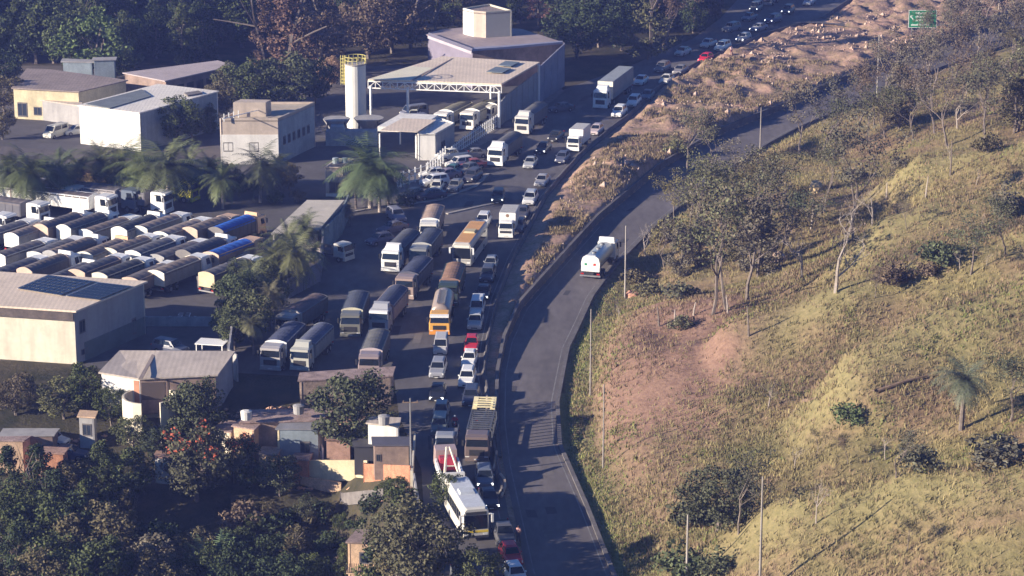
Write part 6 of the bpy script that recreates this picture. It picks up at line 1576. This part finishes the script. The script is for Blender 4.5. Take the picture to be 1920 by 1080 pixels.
me = bpy.data.meshes.new('rubble'); me.from_pydata(mb_v2, [], mb_f2); me.materials.append(mat('brick_rubble', (.46,.28,.19), .95, .4, .5, fine=.3))
o = bpy.data.objects.new('rubble', me); C.objects.link(o); tag(o, 'broken bricks and rubble lying around the poor houses', 'rubble', kind='stuff')
me = bpy.data.meshes.new('rubble'); me.from_pydata(mb_v, [], mb_f); me.materials.append(rubblem)
o = bpy.data.objects.new('rubble', me); C.objects.link(o); tag(o, 'loose rubble and stones strewn over the dirt median', 'rubble', kind='stuff')
# ------------------------------------------------------------ people, motorcycles, road pieces
def skinmesh(name, verts, edges, radii, m, parent=None, sub=1):
    me = bpy.data.meshes.new(name); me.from_pydata(verts, edges, []); o = bpy.data.objects.new(name, me); C.objects.link(o)
    md = o.modifiers.new('skin', 'SKIN'); sl = me.skin_vertices[0].data if me.skin_vertices else None
    if sl is None:
        bm = bmesh.new(); bm.from_mesh(me); bm.verts.layers.skin.verify(); bm.to_mesh(me); bm.free(); sl = me.skin_vertices[0].data
    for v, r in zip(sl, radii): v.radius = (r, r)
    sl[0].use_root = True
    sb = o.modifiers.new('sub', 'SUBSURF'); sb.levels = sub; sb.render_levels = sub
    me.materials.append(m)
    if parent: o.parent = parent
    return o
def person(loc, label, shirt, pants, pose='stand', rz=0, helmet=None):
    root = empty('person', loc, rz); tag(root, label, 'person')
    if pose == 'stand':
        J = {'pel':(0,0,.93),'che':(0,.02,1.25),'nec':(0,.01,1.48),'hd':(0,-.02,1.62),'top':(0,-.02,1.72),
             'lh':(-.1,0,.88),'lk':(-.12,-.03,.48),'la':(-.13,.02,.08),'lt':(-.14,-.14,.04),'rh':(.1,0,.88),'rk':(.13,-.05,.48),'ra':(.15,.04,.08),'rt':(.16,-.12,.04),
             'ls':(-.19,.01,1.40),'le':(-.26,.03,1.12),'lw':(-.27,-.06,.88),'lp':(-.27,-.09,.80),'rs':(.19,.01,1.40),'re':(.27,.02,1.13),'rw':(.25,-.12,.92),'rp':(.24,-.16,.85)}
    else:
        J = {'pel':(0,.25,.82),'che':(0,.10,1.15),'nec':(0,0,1.34),'hd':(0,-.07,1.47),'top':(0,-.09,1.57),
             'lh':(-.12,.22,.80),'lk':(-.24,-.18,.72),'la':(-.22,.02,.34),'lt':(-.22,-.1,.30),'rh':(.12,.22,.80),'rk':(.24,-.18,.72),'ra':(.22,.02,.34),'rt':(.22,-.1,.30),
             'ls':(-.19,.03,1.27),'le':(-.33,-.12,1.08),'lw':(-.30,-.38,1.02),'lp':(-.29,-.45,1.02),'rs':(.19,.03,1.27),'re':(.33,-.12,1.08),'rw':(.30,-.38,1.02),'rp':(.29,-.45,1.02)}
    rad = {'pel':.14,'che':.15,'nec':.06,'hd':.095,'top':.07,'lh':.09,'lk':.06,'la':.042,'lt':.04,'rh':.09,'rk':.06,'ra':.042,'rt':.04,'ls':.06,'le':.042,'lw':.03,'lp':.035,'rs':.06,'re':.042,'rw':.03,'rp':.035}
    E_ = [('pel','che'),('che','nec'),('nec','hd'),('hd','top'),('pel','lh'),('lh','lk'),('lk','la'),('la','lt'),('pel','rh'),('rh','rk'),('rk','ra'),('ra','rt'),('che','ls'),('ls','le'),('le','lw'),('lw','lp'),('che','rs'),('rs','re'),('re','rw'),('rw','rp')]
    ks = list(J); skinmesh('body', [J[k] for k in ks], [(ks.index(a), ks.index(b)) for a, b in E_], [rad[k] for k in ks], skinm, root)
    ks = ['pel','che','nec','ls','le','rs','re']; e2 = [('pel','che'),('che','nec'),('che','ls'),('ls','le'),('che','rs'),('rs','re')]
    s = skinmesh('shirt', [J[k] for k in ks], [(ks.index(a), ks.index(b)) for a, b in e2], [rad[k]*1.22+.012 for k in ks], clothm, root); s.color = shirt + (1,)
    ks = ['pel','lh','lk','la','rh','rk','ra']; e2 = [('pel','lh'),('lh','lk'),('lk','la'),('pel','rh'),('rh','rk'),('rk','ra')]
    s = skinmesh('trousers', [J[k] for k in ks], [(ks.index(a), ks.index(b)) for a, b in e2], [rad[k]*1.2+.01 for k in ks], clothm, root); s.color = pants + (1,)
    h = J['hd']; bm = bmesh.new(); bmesh.ops.create_uvsphere(bm, u_segments=12, v_segments=8, radius=.125 if helmet else .112)
    bmesh.ops.delete(bm, geom=[v for v in bm.verts if v.co.z < -.03 and v.co.y < .03], context='VERTS')
    me = bpy.data.meshes.new('helmet' if helmet else 'hair'); bm.to_mesh(me); bm.free(); me.materials.append(clothm); o = bpy.data.objects.new(me.name, me); C.objects.link(o); o.parent = root; o.location = (h[0], h[1]+.015, h[2]+.04); o.color = (helmet or (.02,.015,.012)) + (1,)
    return root
def motorcycle(px, py, label, col, lean):
    g = G(px, py); g.z += .05; root = empty('motorcycle', g, -R(lean)); tag(root, label, 'motorcycle')
    for y in (-.62, .68):
        MB().cyl((-.06,y,.3),(.06,y,.3),.3,n=14).build('wheel', rubber, root)
    MB().hexa([(-.12,-.3,.6),(.12,-.3,.6),(.14,.2,.62),(-.14,.2,.62)],[(-.1,-.28,.86),(.1,-.28,.86),(.12,.12,.84),(-.12,.12,.84)]).build('fuel_tank', paint, root, color=col)
    MB().hexa([(-.12,.15,.66),(.12,.15,.66),(.1,.75,.72),(-.1,.75,.72)],[(-.12,.15,.78),(.12,.15,.78),(.1,.75,.84),(-.1,.75,.84)]).build('seat', rubber, root)
    MB().box(-.14,.14,-.25,.25,.25,.58).cyl((0,-.62,.3),(0,-.4,.95),.04,n=6).cyl((0,.68,.3),(0,.2,.5),.04,n=6).build('frame', dmetal, root)
    MB().cyl((-.34,-.38,1.0),(.34,-.38,1.0),.02,n=6).build('handlebar', dmetal, root)
    MB().cyl((0,-.5,.9),(0,-.42,.9),.09,n=10).build('headlight', lampm, root)
    return root
m1 = motorcycle(853,806,'motorcycle filtering between the two lanes of queue', (.5,.03,.03), 3)
person(Vector(m1.location), 'person in a red shirt and white helmet riding between the queued vehicles', (.55,.04,.06), (.06,.06,.08), 'ride', -R(3), helmet=(.75,.75,.75))
m2 = motorcycle(1004,300,'black motorcycle behind the white fronted car', (.02,.02,.02), 12)
person(Vector(m2.location), 'person in dark clothes with a pale helmet on the black motorcycle', (.05,.05,.06), (.03,.03,.04), 'ride', -R(12), helmet=(.6,.5,.45))
person(G(1371,104)+Vector((0,0,.03)), 'person in a white and pink top standing by the far barrier', (.75,.55,.55), (.3,.12,.12), 'stand', .3)
person(G(972,1018)+Vector((0,0,.05)), 'person in a pinkish top standing right of the dark grey pickup', (.55,.30,.28), (.08,.07,.08), 'stand', -.5)
person(G(887,262)+Vector((0,0,.1)), 'person in grey walking on the pavement beside the service yard', (.3,.3,.32), (.08,.08,.1), 'stand', .8)
# bent pieces of guard rail along the queue
railm = mat('bent_rail', (.50,.38,.28), .7, .2, .6)
for i, (pts, lb) in enumerate([(([(940,935),(947,920),(946,910),(938,905)]), 'bent pale guard rail piece beside the two dark cars'), (([(905,792),(911,780),(915,770),(912,755)]), 'bent pale guard rail piece beside the empty car carrier'), (([(928,805),(928,785),(929,765)]), 'straight pale rail post beside the car carrier'), (([(926,885),(929,870),(931,858)]), 'leaning yellowish rail piece beside the carrier cab')]):
    P = [G(*p) for p in pts]; o0_ = P[0]; o = MB().tube([p - o0_ + Vector((0,0,.2+.25*k)) for k, p in enumerate(P)], [.14]*len(P), 5).build('guard_rail', railm); o.location = o0_; tag(o, lb, 'guard rail')
# wrecker with a lattice boom standing in front of the bus
tw = empty('tow_truck', G(851,932)+Vector((0,0,.05)), R(8)); tag(tw, 'recovery truck with a red winch box and A-frame boom behind the white roofed bus', 'tow truck')
MB().box(-1.15,1.15,0,.3,.5,2.5,.05,.05).box(-1.2,-1.0,.3,6.2,1.0,1.9).box(1.0,1.2,.3,6.2,1.0,1.9).build('side_panels', paint, tw, color=WHITE)
MB().box(-1.15,1.15,6.2,8.2,.6,2.7,.08,.12).build('cab', paint, tw, color=(.40,.30,.28))
MB().box(-1.0,1.0,.3,6.2,.9,1.05).build('deck', dmetal, tw)
MB().pane([(1.07,8.2,1.6),(-1.07,8.2,1.6),(-1.0,8.1,2.6),(1.0,8.1,2.6)], (.05,.05,.1,.1)).build('windshield', glass, tw)
MB().cyl((-.9,.8,1.1),(-.15,4.6,3.6),.13,n=6).cyl((.9,.8,1.1),(.15,4.6,3.6),.13,n=6).cyl((-.55,2.6,2.3),(.55,2.6,2.3),.08,n=6).build('boom', paint, tw, color=(.7,.62,.5))
MB().box(-.9,.9,4.8,6.1,1.05,2.3,.1,.1).build('winch_box', paint, tw, color=(.50,.05,.08))
wheels(tw, (1.2,2.4,7.2), 1.18, .48, .3)
for o in list(tw.children):
    if o.name not in C.objects: C.objects.link(o)
# ------------------------------------------------------------ air
if HAZE > 0:
    MB().box(-420,460,-40,950,-12,150).build('haze', [], None)
    hz_o = bpy.data.objects['haze']; tag(hz_o, 'thin blue morning air', 'haze', kind='stuff')
    hm = bpy.data.materials.new('air'); hm.use_nodes = True; nt = hm.node_tree; nt.nodes.clear(); out = nt.nodes.new('ShaderNodeOutputMaterial'); pv = nt.nodes.new('ShaderNodeVolumePrincipled')
    pv.inputs['Density'].default_value = HAZE; pv.inputs['Color'].default_value = (.27,.36,1,1); pv.inputs['Anisotropy'].default_value = .2
    nt.links.new(pv.outputs[0], out.inputs['Volume']); hz_o.data.materials.clear(); hz_o.data.materials.append(hm)
